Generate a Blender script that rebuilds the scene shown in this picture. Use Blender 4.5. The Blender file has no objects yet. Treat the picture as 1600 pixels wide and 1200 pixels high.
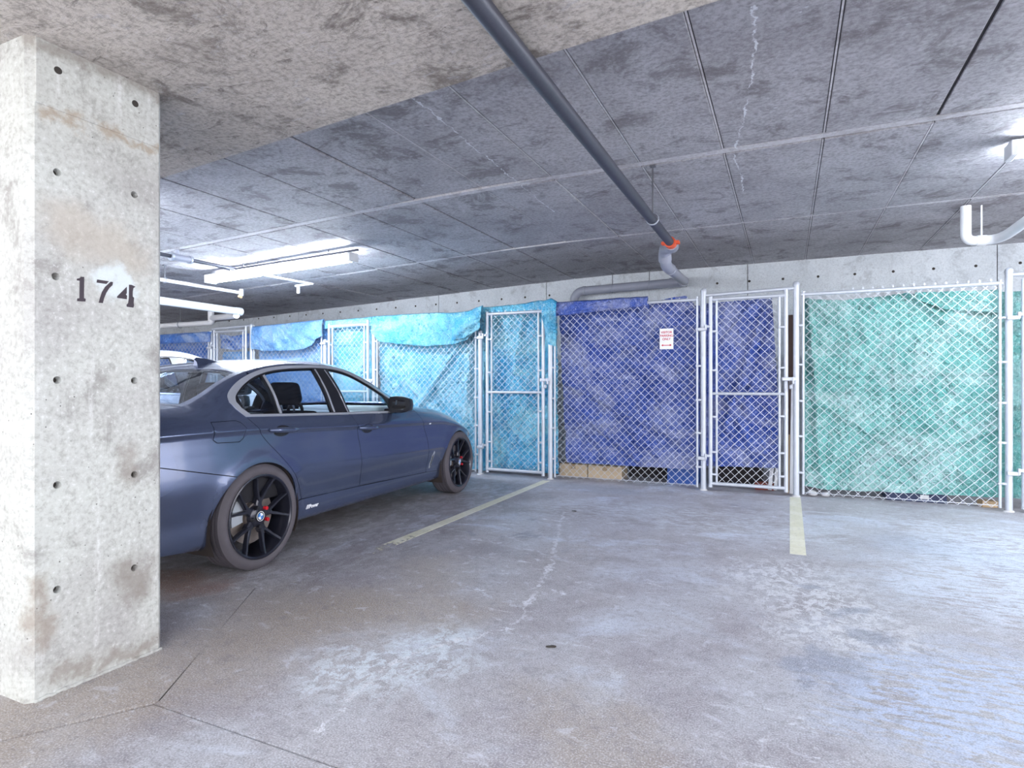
import bpy, bmesh, math, random
import numpy as np
from mathutils import Vector, Matrix, noise
from mathutils.geometry import delaunay_2d_cdt

sc = bpy.context.scene
COL = sc.collection
random.seed(7)
PI = math.pi

# ------------------------------------------------------------------ camera, world, exposure
FOC, CAM_H, VPX, VPY = 930.0, 1.146, 1229.0, 601.0
YAW = math.atan((VPX - 800) / FOC)
CY, SY = math.cos(YAW), math.sin(YAW)
cam_data = bpy.data.cameras.new('camera')
cam = bpy.data.objects.new('camera', cam_data)
COL.objects.link(cam)
cam.location = (0, 0, CAM_H)
cam.rotation_euler = (PI / 2, 0, YAW)
cam_data.sensor_fit = 'HORIZONTAL'
cam_data.sensor_width = 36.0
cam_data.lens = 36.0 * FOC / 1600.0
cam_data.shift_y = (VPY - 600) / 1600.0
cam_data.clip_start = 0.05
sc.camera = cam

sc.view_settings.view_transform = 'Standard'
sc.view_settings.look = 'None'
sc.view_settings.gamma = 1.0
sc.view_settings.exposure = 1.2
sc.view_settings.use_curve_mapping = False
sc.cycles.use_denoising = True
sc.cycles.max_bounces = 8
sc.cycles.diffuse_bounces = 5
sc.cycles.transparent_max_bounces = 16
sc.cycles.sample_clamp_indirect = 6.0

world = bpy.data.worlds.new('world')
sc.world = world
world.use_nodes = True
wb = world.node_tree.nodes['Background']
wb.inputs[0].default_value = (1.0, 0.98, 0.97, 1)      # overcast daylight reaching in through the open sides
wb.inputs[1].default_value = 2.1
TUBE_STRENGTH = 64.0

# ------------------------------------------------------------------ helpers
def srgb(r, g, b):
    f = lambda c: (c / 12.92) if c <= 0.04045 else ((c + 0.055) / 1.055) ** 2.4
    return (f(r / 255), f(g / 255), f(b / 255), 1.0)

def tag(o, label=None, cat=None, group=None, kind=None):
    if label: o['label'] = label
    if cat: o['category'] = cat
    if group: o['group'] = group
    if kind: o['kind'] = kind
    return o

def empty(name, loc=(0, 0, 0), rz=0.0, label=None, cat=None, group=None):
    o = bpy.data.objects.new(name, None)
    COL.objects.link(o)
    o.location = loc
    o.rotation_euler = (0, 0, rz)
    o.empty_display_size = 0.05
    return tag(o, label, cat, group)

def link_mesh(name, me, mat, parent=None, smooth=False):
    o = bpy.data.objects.new(name, me)
    if mat is not None and len(me.materials) == 0:
        me.materials.append(mat)
    COL.objects.link(o)
    if parent is not None: o.parent = parent
    if smooth:
        for p in me.polygons: p.use_smooth = True
    return o

def obj(name, bm, mat, parent=None, smooth=False, loc=None):
    me = bpy.data.meshes.new(name)
    bm.to_mesh(me); bm.free()
    o = link_mesh(name, me, mat, parent, smooth)
    if loc is not None: o.location = loc
    return o

def pydata(name, verts, faces, mat, parent=None, smooth=False):
    me = bpy.data.meshes.new(name)
    me.from_pydata(verts, [], faces)
    me.update()
    return link_mesh(name, me, mat, parent, smooth)

def bx(bm, x0, x1, y0, y1, z0, z1, bev=0.0, M=None):
    vs = [bm.verts.new((x, y, z)) for x in (x0, x1) for y in (y0, y1) for z in (z0, z1)]
    fs = []
    for idx in ((0, 1, 3, 2), (4, 6, 7, 5), (0, 4, 5, 1), (2, 3, 7, 6), (0, 2, 6, 4), (1, 5, 7, 3)):
        fs.append(bm.faces.new([vs[i] for i in idx]))
    if M is not None:
        bmesh.ops.transform(bm, matrix=M, verts=vs)
    if bev > 0:
        es = list({e for f in fs for e in f.edges})
        bmesh.ops.bevel(bm, geom=es, offset=bev, segments=2, profile=0.5, affect='EDGES')
    return vs

def tube_path(bm, pts, r, seg=12, caps=True, radii=None):
    """a round tube along a polyline"""
    pts = [Vector(p) for p in pts]
    rings = []
    n = len(pts)
    prev = None
    for i, p in enumerate(pts):
        if i == 0: d = pts[1] - pts[0]
        elif i == n - 1: d = pts[-1] - pts[-2]
        else: d = (pts[i + 1] - p).normalized() + (p - pts[i - 1]).normalized()
        d.normalize()
        if prev is None:
            a = Vector((0, 0, 1)) if abs(d.z) < 0.9 else Vector((1, 0, 0))
            u = d.cross(a).normalized()
        else:
            u = (prev - d * prev.dot(d)).normalized()
        prev = u
        v = d.cross(u)
        rr = radii[i] if radii else r
        rings.append([bm.verts.new(p + u * (rr * math.cos(2 * PI * k / seg)) + v * (rr * math.sin(2 * PI * k / seg))) for k in range(seg)])
    for a, b in zip(rings[:-1], rings[1:]):
        for k in range(seg):
            bm.faces.new((a[k], a[(k + 1) % seg], b[(k + 1) % seg], b[k]))
    if caps:
        bm.faces.new(list(reversed(rings[0]))); bm.faces.new(rings[-1])
    return rings

def arc_corner(pts, r, n=6):
    """round the inner corners of a polyline with arcs of about radius r"""
    P = [Vector(p) for p in pts]
    out = [P[0]]
    for i in range(1, len(P) - 1):
        a = (P[i - 1] - P[i]); b = (P[i + 1] - P[i])
        t = min(r, a.length * 0.49, b.length * 0.49)
        s, e = P[i] + a.normalized() * t, P[i] + b.normalized() * t
        for k in range(n + 1):
            q = k / n
            out.append(s * (1 - q) ** 2 + P[i] * 2 * q * (1 - q) + e * q ** 2)
    out.append(P[-1])
    return out

def tube(name, pts, r, mat, parent=None, seg=12, caps=True):
    bm = bmesh.new(); tube_path(bm, pts, r, seg, caps)
    o = obj(name, bm, mat, parent, True)
    sharp(o)
    return o

def sharp(o, ang=40):
    me = o.data
    try:
        me.set_sharp_from_angle(angle=math.radians(ang))
    except Exception:
        pass

def lathe(bm, prof, seg=48, axis='Y', close=True):
    """revolve (radius, height) profile about an axis"""
    rings = []
    for r, h in prof:
        ring = []
        for k in range(seg):
            a = 2 * PI * k / seg
            c, s = r * math.cos(a), r * math.sin(a)
            ring.append(bm.verts.new((c, h, s) if axis == 'Y' else (c, s, h)))
        rings.append(ring)
    for a, b in zip(rings[:-1], rings[1:]):
        for k in range(seg):
            bm.faces.new((a[k], a[(k + 1) % seg], b[(k + 1) % seg], b[k]))
    if close:
        bm.faces.new(rings[0]); bm.faces.new(list(reversed(rings[-1])))
    return rings

# ------------------------------------------------------------------ node helpers
class NT:
    def __init__(self, name):
        self.m = bpy.data.materials.new(name); self.m.use_nodes = True
        self.t = self.m.node_tree; self.n = self.t.nodes; self.l = self.t.links
        self.bsdf = self.n['Principled BSDF']; self.out = self.n['Material Output']
        self._pos = None
    def node(self, typ, **kw):
        n = self.n.new(typ)
        for k, v in kw.items(): setattr(n, k, v)
        return n
    def put(self, sock, v):
        if hasattr(v, 'default_value') and hasattr(v, 'is_linked'): self.l.new(v, sock)
        elif isinstance(v, (tuple, list)) and len(v) == 3 and sock.type == 'RGBA': sock.default_value = (*v, 1)
        else: sock.default_value = v
    def pos(self):
        if self._pos is None: self._pos = self.node('ShaderNodeNewGeometry').outputs['Position']
        return self._pos
    def obj(self):
        return self.node('ShaderNodeTexCoord').outputs['Object']
    def scale(self, v, s):
        m = self.node('ShaderNodeMapping'); self.l.new(v, m.inputs[0]); m.inputs['Scale'].default_value = s
        return m.outputs[0]
    def noise(self, v, s, det=6, rough=0.6, dist=0.0, color=False):
        n = self.node('ShaderNodeTexNoise'); self.l.new(v, n.inputs['Vector'])
        n.inputs['Scale'].default_value = s; n.inputs['Detail'].default_value = det
        n.inputs['Roughness'].default_value = rough; n.inputs['Distortion'].default_value = dist
        return n.outputs['Color' if color else 'Fac']
    def voro(self, v, s, feature='F1', out='Distance', rnd=1.0):
        n = self.node('ShaderNodeTexVoronoi', feature=feature); self.l.new(v, n.inputs['Vector'])
        n.inputs['Scale'].default_value = s; n.inputs['Randomness'].default_value = rnd
        return n.outputs[out]
    def math(self, op, a, b=0.0, c=0.0, clamp=False):
        n = self.node('ShaderNodeMath', operation=op, use_clamp=clamp)
        self.put(n.inputs[0], a); self.put(n.inputs[1], b)
        if len(n.inputs) > 2: self.put(n.inputs[2], c)
        return n.outputs[0]
    def vmath(self, op, a, b=None):
        n = self.node('ShaderNodeVectorMath', operation=op)
        self.put(n.inputs[0], a)
        if b is not None: self.put(n.inputs[1], b)
        return n.outputs['Value' if op in ('LENGTH', 'DISTANCE', 'DOT_PRODUCT') else 'Vector']
    def step(self, v, lo, hi, a=0.0, b=1.0):
        n = self.node('ShaderNodeMapRange', clamp=True); n.interpolation_type = 'SMOOTHSTEP'
        self.put(n.inputs[0], v); n.inputs[1].default_value = lo; n.inputs[2].default_value = hi
        n.inputs[3].default_value = a; n.inputs[4].default_value = b
        return n.outputs[0]
    def mix(self, f, a, b, blend='MIX'):
        n = self.node('ShaderNodeMix', data_type='RGBA', blend_type=blend)
        self.put(n.inputs[0], f); self.put(n.inputs[6], a); self.put(n.inputs[7], b)
        return n.outputs[2]
    def sep(self, v):
        n = self.node('ShaderNodeSeparateXYZ'); self.l.new(v, n.inputs[0]); return n.outputs
    def bump(self, h, strength=0.4, dist=0.02, normal=None):
        n = self.node('ShaderNodeBump'); self.put(n.inputs['Height'], h)
        n.inputs['Strength'].default_value = strength; n.inputs['Distance'].default_value = dist
        if normal is not None: self.l.new(normal, n.inputs['Normal'])
        return n.outputs[0]
    def set(self, **kw):
        names = dict(color='Base Color', rough='Roughness', metal='Metallic', normal='Normal', spec='Specular IOR Level',
                     coat='Coat Weight', coatr='Coat Roughness', emit='Emission Color', emits='Emission Strength', alpha='Alpha')
        for k, v in kw.items(): self.put(self.bsdf.inputs[names[k]], v)
        return self.m
    def seg_dist(self, p, a, b):
        """distance of p to segment a-b (3-vectors)"""
        a, b = Vector(a), Vector(b); d = b - a
        pa = self.vmath('SUBTRACT', p, tuple(a))
        t = self.math('MULTIPLY', self.vmath('DOT_PRODUCT', pa, tuple(d)), 1.0 / d.length_squared, clamp=True)
        n = self.node('ShaderNodeVectorMath', operation='SCALE'); n.inputs[0].default_value = tuple(d); self.put(n.inputs['Scale'], t)
        return self.vmath('LENGTH', self.vmath('SUBTRACT', pa, n.outputs[0]))
    def poly_dist(self, p, pts):
        r = None
        for a, b in zip(pts[:-1], pts[1:]):
            d = self.seg_dist(p, a, b)
            r = d if r is None else self.math('MINIMUM', r, d)
        return r

def plain(name, color, rough=0.5, metal=0.0, coat=0.0, noise_amt=0.06, bump=0.0, spec=0.5):
    t = NT(name)
    p = t.obj()
    c = Vector(color[:3])
    f = t.noise(p, 14, 4)
    col = t.mix(f, tuple(c * (1 - noise_amt)) + (1,), tuple(c * (1 + noise_amt)) + (1,))
    kw = dict(color=col, rough=rough, metal=metal, coat=coat, spec=spec)
    if bump: kw['normal'] = t.bump(t.noise(p, 60, 3), bump, 0.004)
    return t.set(**kw)

# ------------------------------------------------------------------ materials
def mat_floor():
    t = NT('floor_concrete'); p = t.pos()
    big = t.noise(p, 0.55, 5, 0.6, 0.6); mid = t.noise(p, 2.3, 7, 0.68, 0.4); fine = t.noise(p, 34, 5, 0.7); grit = t.noise(p, 160, 2, 0.6)
    c = t.mix(t.step(big, .35, .65), srgb(170, 167, 172), srgb(184, 186, 196))
    c = t.mix(t.step(mid, .42, .66), c, srgb(156, 151, 158))
    c = t.mix(t.math('MULTIPLY', t.step(t.noise(t.scale(p, (1, 1.3, 1)), 1.1, 6, .62, .8), .52, .70), .75), c, srgb(212, 222, 240))      # pale worn sealer
    # white scaling: flaky streaks
    fl = t.step(t.noise(t.scale(p, (1.2, 2.6, 1)), 4.2, 9, .74, .5), .575, .64)
    reg = t.step(t.noise(p, .8, 3, .5), .47, .60)
    c = t.mix(t.math('MULTIPLY', t.math('MULTIPLY', fl, reg), .8), c, srgb(236, 240, 248))
    # dark worn aggregate patches
    dk = t.step(t.noise(p, 3.1, 9, .75, .4), .575, .63); reg2 = t.step(t.noise(p, .62, 2, .5), .5, .62)
    c = t.mix(t.math('MULTIPLY', t.math('MULTIPLY', dk, reg2), .7), c, srgb(122, 124, 144))
    warp = t.vmath('SUBTRACT', t.noise(p, 3.5, 4, .6, color=True), (.5, .5, .5))
    nw = t.node('ShaderNodeVectorMath', operation='SCALE'); t.l.new(warp, nw.inputs[0]); nw.inputs['Scale'].default_value = .55
    pw = t.vmath('ADD', p, nw.outputs[0])
    def blot(c, a, b, r0, r1, col, amt):
        d = t.seg_dist(pw, (*a, 0), (*b, 0))
        return t.mix(t.math('MULTIPLY', t.step(d, r0, r1, 1, 0), amt), c, col)
    # brown dirt tracked in along the column and the stall line
    c = blot(c, (-2.35, 1.15), (-2.1, 2.3), .05, .60, srgb(160, 146, 130), .75)
    c = blot(c, (-2.55, 2.3), (-1.7, 2.5), .02, .45, srgb(158, 146, 134), .65)
    c = blot(c, (-1.55, 2.6), (-2.1, 3.2), .02, .35, srgb(164, 152, 140), .6)
    c = blot(c, (-.72, 2.05), (-.35, 1.6), .02, .35, srgb(158, 146, 134), .6)
    c = blot(c, (-2.4, 5.0), (-1.6, 5.1), .02, .30, srgb(136, 128, 132), .6)
    # oil darkened bay under the parked car, dried in flakes
    drip = t.step(t.noise(t.scale(p, (3.2, 1.5, 1)), 3.2, 9, .72, .6), .44, .56)
    d = t.seg_dist(pw, (-3.0, 3.0, 0), (-3.1, 5.6, 0))
    c = t.mix(t.math('MULTIPLY', t.step(d, .45, 1.0, .75, 0), t.math('MULTIPLY_ADD', drip, .75, .1)), c, srgb(120, 112, 112))
    c = blot(c, (-3.35, 2.35), (-3.0, 2.3), .03, .25, srgb(150, 112, 92), .7)
    # bluish worn track
    c = blot(c, (.9, 5.1), (2.6, 4.2), .05, .55, srgb(150, 160, 184), .55)
    c = blot(c, (-2.3, 6.4), (-1.6, 6.3), .02, .35, srgb(146, 160, 178), .45)
    # flaked pale patches and blue grey scabs of old coating; two flakes lighten the fence end
    flk = t.noise(t.scale(p, (1.4, 1, 1)), 13, 8, .75, .5); flx = t.noise(t.scale(p, (1, 3.5, 1)), 7, 8, .7, .6)
    def flakes(c, a, b, r0, r1, col, amt, lo=.47, hi=.53, src=None):
        d = t.seg_dist(pw, (*a, 0), (*b, 0))
        return t.mix(t.math('MULTIPLY', t.math('MULTIPLY', t.step(d, r0, r1, 1, 0), amt), t.step(src or flk, lo, hi)), c, col)
    c = flakes(c, (-1.55, 1.9), (-1.4, 2.23), .08, .34, srgb(216, 226, 236), .85)
    c = flakes(c, (0.0, 3.93), (0.24, 3.13), .10, .55, srgb(222, 224, 230), .8)
    c = flakes(c, (0.51, 2.54), (0.79, 2.76), .15, .60, srgb(186, 202, 232), .85, .44, .50, flx)
    c = flakes(c, (1.05, 4.05), (1.55, 5.43), .2, .9, srgb(206, 216, 232), .8, .42, .52, flx)
    c = flakes(c, (-1.7, 5.4), (.0, 5.2), .2, .7, srgb(214, 222, 232), .6, .48, .56, flx)  # pale flakes painted in for the brighter light near the fence
    c = flakes(c, (.9, 5.9), (1.7, 5.3), .1, .6, srgb(210, 218, 232), .6, .46, .54, flx)  # likewise paints brighter light into the floor by the fence
    for (a, r) in (((0.12, 3.73), .10), ((0.25, 3.43), .10), ((0.32, 3.13), .13), ((0.14, 2.74), .16)):
        c = blot(c, a, (a[0] + .04, a[1] + .03), r * .5, r, srgb(140, 146, 166), .7)
    # healed cracks with pale efflorescence and open hairline cracks
    wp2 = t.vmath('SUBTRACT', t.noise(p, 9, 5, .7, color=True), (.5, .5, .5))
    nw2 = t.node('ShaderNodeVectorMath', operation='SCALE'); t.l.new(wp2, nw2.inputs[0]); nw2.inputs['Scale'].default_value = .16
    pc = t.vmath('ADD', p, nw2.outputs[0])
    w0 = t.noise(p, 5, 5, .7)
    crack = [(-1.82, 5.06), (-1.55, 4.15), (-1.36, 3.55), (-1.28, 3.1), (-1.18, 2.65), (-1.2, 2.5), (-1.36, 2.3), (-1.47, 2.05), (-1.45, 1.75), (-1.4, 1.5)]
    d = t.poly_dist(pc, [(x, y, 0) for x, y in crack])
    d2 = t.math('SUBTRACT', d, t.math('MULTIPLY', t.step(w0, .48, .78), .035))
    c = t.mix(t.step(d2, .002, .014, .8, 0), c, srgb(232, 234, 242))
    c = t.mix(t.step(d, .0015, .006, .55, 0), c, srgb(128, 120, 122))
    for cr, amt in (([(-1.95, 4.1), (-1.5, 3.75), (-.95, 3.5)], .5), ([(-1.75, 3.0), (-1.1, 2.75)], .5), ([(-1.2, 2.5), (-.75, 2.5), (-.6, 2.3)], .5)):
        d = t.poly_dist(pc, [(x, y, 0) for x, y in cr])
        c = t.mix(t.step(t.math('SUBTRACT', d, t.math('MULTIPLY', t.step(w0, .45, .7), .02)), .001, .008, amt, 0), c, srgb(212, 218, 228))
    for cr in ([(.36, 2.1), (.35, 1.95), (.36, 1.75), (.34, 1.6), (.33, 1.1)], [(.05, 3.3), (-.1, 2.6)], [(1.05, 5.2), (.95, 4.1), (1.3, 3.0), (1.4, 2.2)]):
        d = t.poly_dist(pc, [(x, y, 0) for x, y in cr])
        c = t.mix(t.step(d, .001, .006, .7, 0), c, srgb(116, 112, 120))
    c = t.mix(t.math('MULTIPLY', t.step(fine, .45, .68), .42), c, srgb(118, 114, 120))
    c = t.mix(t.math('MULTIPLY', t.step(grit, .5, .66), .5), c, srgb(220, 222, 232))
    c = t.mix(t.math('MULTIPLY', t.step(grit, .48, .34), .4), c, srgb(112, 108, 114))
    mott = t.noise(t.scale(p, (1, 1.2, 1)), 11, 7, .72, .6)
    c = t.mix(t.math('MULTIPLY', t.step(mott, .54, .66), .4), c, srgb(130, 126, 134))
    c = t.mix(t.math('MULTIPLY', t.step(mott, .44, .34), .45), c, srgb(214, 218, 230))
    pits = t.step(t.voro(p, 19), .035, .06, .7, 0)
    c = t.mix(t.math('MULTIPLY', pits, t.step(t.noise(p, 2.4, 2), .5, .6)), c, srgb(92, 88, 92))
    h = t.math('ADD', t.math('MULTIPLY', fine, .5), t.math('MULTIPLY', mid, .6))
    r = t.step(big, .3, .7, .62, .42)
    return t.set(color=c, rough=r, normal=t.bump(h, .25, .012), spec=.45)

def mat_ceiling(name='ceiling_concrete', warm=0.0, rough_amt=0.5, pale=False):
    t = NT(name); p = t.pos()
    oi = t.node('ShaderNodeObjectInfo').outputs['Random']
    big = t.noise(p, .9, 6, .65, .6); mid = t.noise(p, 3.4, 8, .72, .5)
    st = t.noise(t.scale(p, (1.0, 3.2, 1)), 5.5, 8, .75, .8)
    fine = t.noise(p, 40, 5, .75)
    a, b, d = (srgb(164, 163, 170), srgb(186, 186, 193), srgb(112, 108, 112))
    if pale: a, b, d = (srgb(196, 195, 202), srgb(212, 212, 218), srgb(160, 156, 160))
    if warm: a, b, d = (srgb(192, 186, 181), srgb(208, 202, 196), srgb(106, 99, 95))
    c = t.mix(t.step(big, .36, .64), a, b)
    c = t.mix(t.math('MULTIPLY', t.step(mid, .5, .64), .75), c, d)
    c = t.mix(t.math('MULTIPLY', t.step(st, .57, .66), .55 if not warm else .8), c, d)
    c = t.mix(t.math('MULTIPLY', t.step(st, .43, .33), .55), c, srgb(196, 196, 204))
    c = t.mix(t.math('MULTIPLY', t.math('SUBTRACT', oi, .5), .4, clamp=True), c, srgb(172, 172, 180))
    c = t.mix(t.math('MULTIPLY', t.step(fine, .42, .64), .5), c, d)
    c = t.mix(t.math('MULTIPLY', t.step(fine, .44, .3), .5), c, srgb(196, 196, 204))
    if not warm:
        wp2 = t.vmath('SUBTRACT', t.noise(p, 8, 5, .7, color=True), (.5, .5, .5))
        nw2 = t.node('ShaderNodeVectorMath', operation='SCALE'); t.l.new(wp2, nw2.inputs[0]); nw2.inputs['Scale'].default_value = .10
        pc = t.vmath('MULTIPLY', t.vmath('ADD', p, nw2.outputs[0]), (1, 1, 0))
        w0 = t.noise(p, 10, 4, .7)
        for cr in ([(-1.92, 2.45), (-1.90, 2.95), (-1.93, 3.6), (-1.95, 4.4), (-1.97, 5.2)], [(-.12, 2.6), (-.14, 3.1), (-.20, 3.6), (-.33, 4.45), (-.32, 4.9), (-.33, 5.4)]):
            dd = t.poly_dist(pc, [(x, y, 0) for x, y in cr])
            c = t.mix(t.math('MULTIPLY', t.step(t.math('SUBTRACT', dd, t.math('MULTIPLY', t.step(w0, .5, .7), .007)), .0012, .005, .9, 0), t.step(w0, .42, .52)), c, srgb(222, 226, 232))
        sp = t.step(t.voro(t.scale(p, (1, 2.2, 1)), 3.2), .035, .05, 1, 0)
        c = t.mix(t.math('MULTIPLY', sp, t.step(t.noise(p, 30, 3), .4, .6, .2, .7)), c, srgb(222, 226, 234))
    h = t.math('ADD', t.math('MULTIPLY', mid, .7), t.math('MULTIPLY', st, .7))
    return t.set(color=c, rough=.75, normal=t.bump(h, rough_amt, .02), spec=.3)

def mat_wall(name, c1, c2, dark, streak=(5, 5, .5), pit=1.0):
    t = NT(name); p = t.pos()
    big = t.noise(p, 1.3, 6, .62, .5); mid = t.noise(p, 4.5, 8, .7, .3); fine = t.noise(p, 55, 4, .7)
    st = t.noise(t.scale(p, streak), 3.0, 6, .65)
    c = t.mix(t.step(big, .36, .64), c1, c2)
    c = t.mix(t.math('MULTIPLY', t.step(mid, .52, .66), .6), c, dark)
    c = t.mix(t.math('MULTIPLY', t.step(st, .58, .75), .5), c, srgb(222, 224, 226))
    c = t.mix(t.math('MULTIPLY', t.step(st, .40, .28), .4), c, dark)
    c = t.mix(t.math('MULTIPLY', t.step(fine, .46, .68), .4), c, dark)
    c = t.mix(t.math('MULTIPLY', t.step(fine, .44, .3), .4), c, srgb(228, 230, 232))
    pits = t.step(t.voro(p, 26), .05, .085, 1, 0)
    c = t.mix(t.math('MULTIPLY', t.math('MULTIPLY', pits, t.step(t.noise(p, 3, 2), .42, .52)), .9 * pit), c, srgb(88, 84, 84))
    h = t.math('SUBTRACT', t.math('ADD', t.math('MULTIPLY', mid, .5), t.math('MULTIPLY', fine, .15)), t.math('MULTIPLY', pits, .4))
    return t, c, t.bump(h, .3, .01)

def mat_pillar():
    t, c, n = mat_wall('pillar_concrete', srgb(172, 172, 172), srgb(192, 195, 193), srgb(128, 124, 122))
    p = t.pos(); x, y, z = t.sep(p)
    # grime of its own: rough patch at the toe, form-line stain under the top lift, grubby spots
    warp = t.vmath('SUBTRACT', t.noise(p, 6, 5, .65, color=True), (.5, .5, .5))
    nw = t.node('ShaderNodeVectorMath', operation='SCALE'); t.l.new(warp, nw.inputs[0]); nw.inputs['Scale'].default_value = .25
    pw = t.vmath('ADD', p, nw.outputs[0])
    def blot(c, a, b, r0, r1, col, amt):
        return t.mix(t.math('MULTIPLY', t.step(t.seg_dist(pw, a, b), r0, r1, 1, 0), amt), c, col)
    X = -2.46
    c = blot(c, (X, 1.57, .36), (X, 1.62, .32), .02, .13, srgb(128, 120, 114), .65)
    c = blot(c, (X, 1.55, .86), (X, 1.56, .78), .01, .08, srgb(140, 132, 126), .6)
    c = blot(c, (X, 1.24, .20), (X, 1.24, .42), .01, .07, srgb(138, 124, 112), .6)
    c = blot(c, (X, 1.3, .06), (X, 1.7, .06), .005, .05, srgb(130, 120, 112), .6)
    c = blot(c, (X, 1.24, 2.14), (X, 1.72, 2.16), .002, .035, srgb(158, 142, 124), .7)
    c = blot(c, (X, 1.2, 2.41), (X, 1.72, 2.39), .005, .06, srgb(128, 118, 110), .6)
    c = blot(c, (X, 1.35, 1.75), (X, 1.55, 1.7), .02, .15, srgb(176, 168, 158), .6)
    c = blot(c, (X, 1.50, 1.57), (X, 1.54, 1.54), .03, .08, srgb(206, 216, 222), .8)
    d = t.seg_dist(pw, (X, 1.24, 1.85), (X, 1.28, 1.66))
    c = t.mix(t.step(d, .002, .006, .4, 0), c, srgb(140, 136, 134))
    return t.set(color=c, rough=.8, normal=n, spec=.3)

def mat_backwall():
    t, c, n = mat_wall('wall_concrete', srgb(196, 202, 210), srgb(212, 218, 226), srgb(160, 164, 172), (1.6, 1.6, .5))
    return t.set(color=c, rough=.8, normal=n, spec=.3)

def mat_tarp(name, c1, c2, hi, quilt=0.0, rough=.30, crinkle=.7, haze=None, deep=.62):
    t = NT(name); p = t.pos()
    a = t.noise(p, 2.2, 5, .6, .5); b = t.noise(p, 9, 5, .7, 1.0)
    dk = tuple(v * deep for v in c1[:3]) + (1,)
    c = t.mix(t.step(a, .35, .65), c1, c2)
    c = t.mix(t.math('MULTIPLY', t.step(t.noise(p, 2.6, 3, .5, 1.5), .54, .66), .45), c, dk)          # darker patches painted in for fold shade the flat light lacks
    c = t.mix(t.math('MULTIPLY', t.step(t.noise(t.scale(p, (1, 1, 1.4)), 1.5, 5, .62, 1.2), .46, .62), .72), c, haze or hi)    # chalky weathering with a painted sheen
    cr = t.noise(p, 24, 4, .65, 1.6)
    rid = t.math('ABSOLUTE', t.math('SUBTRACT', cr, .5))
    crease = t.step(rid, 0, .04, 1, 0)
    vor = t.voro(p, 26, 'DISTANCE_TO_EDGE')
    c = t.mix(t.math('MULTIPLY', t.math('MULTIPLY', crease, t.step(b, .42, .58)), .65), c, hi)       # whitened stress creases
    big = t.noise(t.scale(p, (1, 1, .7)), 6, 4, .6, 2.0)
    bigr = t.math('ABSOLUTE', t.math('SUBTRACT', big, .5))
    h = t.math('ADD', t.math('MULTIPLY', b, .7), t.math('MULTIPLY', t.math('MINIMUM', vor, .25), 1.2))
    h = t.math('ADD', h, t.math('MULTIPLY', rid, 1.6))
    n1 = t.bump(bigr, .8, .10)
    n1 = t.bump(h, crinkle, .024, n1)
    if quilt:
        X, Y, Z = t.sep(p)
        k = PI / .0425
        s1 = t.math('ABSOLUTE', t.math('SINE', t.math('MULTIPLY', t.math('ADD', X, Z), k / 2)))
        s2 = t.math('ABSOLUTE', t.math('SINE', t.math('MULTIPLY', t.math('SUBTRACT', X, Z), k / 2)))
        q = t.math('MULTIPLY', t.math('POWER', t.math('MULTIPLY', s1, s2), .5), t.step(t.noise(p, 1.6, 2), .40, .56))
        n1 = t.bump(q, quilt, .022, n1)
    return t.set(color=c, rough=rough, normal=n1, spec=.6)

def mat_glass(name, tint, gloss=.06, rough=0.0):
    t = NT(name)
    tr = t.node('ShaderNodeBsdfTransparent'); tr.inputs[0].default_value = (*tint, 1)
    gl = t.node('ShaderNodeBsdfGlossy'); gl.inputs['Roughness'].default_value = rough
    lw = t.node('ShaderNodeLayerWeight'); lw.inputs[0].default_value = .5
    mx = t.node('ShaderNodeMixShader')
    f = t.math('MULTIPLY_ADD', t.math('POWER', lw.outputs['Facing'], 5.0), .85, gloss)
    t.l.new(t.math('MINIMUM', f, 1.0), mx.inputs[0]); t.l.new(tr.outputs[0], mx.inputs[1]); t.l.new(gl.outputs[0], mx.inputs[2])
    t.l.new(mx.outputs[0], t.out.inputs[0])
    return t.m

def mat_paint(name, color, metal=.5, rough=.34, flake=.05):
    t = NT(name); p = t.obj()
    c = Vector(color[:3])
    f = t.noise(p, 1.6, 3)
    col = t.mix(f, tuple(c * .94) + (1,), tuple(c * 1.06) + (1,))
    r = rough
    return t.set(color=col, metal=metal, rough=r, coat=.8, coatr=.08)

M = {}
M['floor'] = mat_floor()
M['joint'] = plain('joint_filler', srgb(70, 64, 62), .9)
M['ceiling'] = mat_ceiling()
M['strip'] = mat_ceiling('joint_concrete', 0.0, .25, True)
M['slabback'] = plain('joint_recess', srgb(52, 50, 54), .9)
M['beam'] = mat_ceiling('beam_concrete', 1.0, .8)
M['pillar'] = mat_pillar()
M['wall'] = mat_backwall()
M['hole'] = plain('tie_hole_dark', srgb(60, 56, 54), .95)
M['stencil'] = plain('stencil_paint', srgb(60, 52, 62), .7, noise_amt=.25)
M['galv'] = plain('galvanised_steel', srgb(196, 202, 214), .42, .35, noise_amt=.08)
M['wire'] = plain('galvanised_wire', srgb(204, 210, 222), .4, .3)
M['dark'] = plain('dark_storage', srgb(34, 32, 38), .8)
M['pipe_dark'] = plain('weathered_iron', srgb(70, 72, 84), .45, .35, noise_amt=.2, bump=.2)
M['pipe_grey'] = plain('grey_plastic_pipe', srgb(150, 154, 170), .4)
M['pipe_white'] = plain('white_plastic_pipe', srgb(232, 234, 240), .4)
M['orange'] = plain('orange_coupling', srgb(226, 92, 54), .5)
M['rod'] = plain('threaded_rod', srgb(110, 112, 120), .45, .6)
M['hanger'] = plain('zinc_hanger', srgb(170, 176, 190), .4, .6)
M['lamp_white'] = plain('white_enamel', srgb(232, 234, 238), .4)
tt = NT('fluorescent_tube'); M['tube'] = tt.set(color=(1, 1, 1, 1), emit=(.84, .92, 1, 1), emits=TUBE_STRENGTH)
M['t_green'] = mat_tarp('green_tarp', srgb(98, 176, 172), srgb(128, 200, 196), srgb(220, 240, 240), .6, haze=srgb(176, 218, 218))
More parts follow.
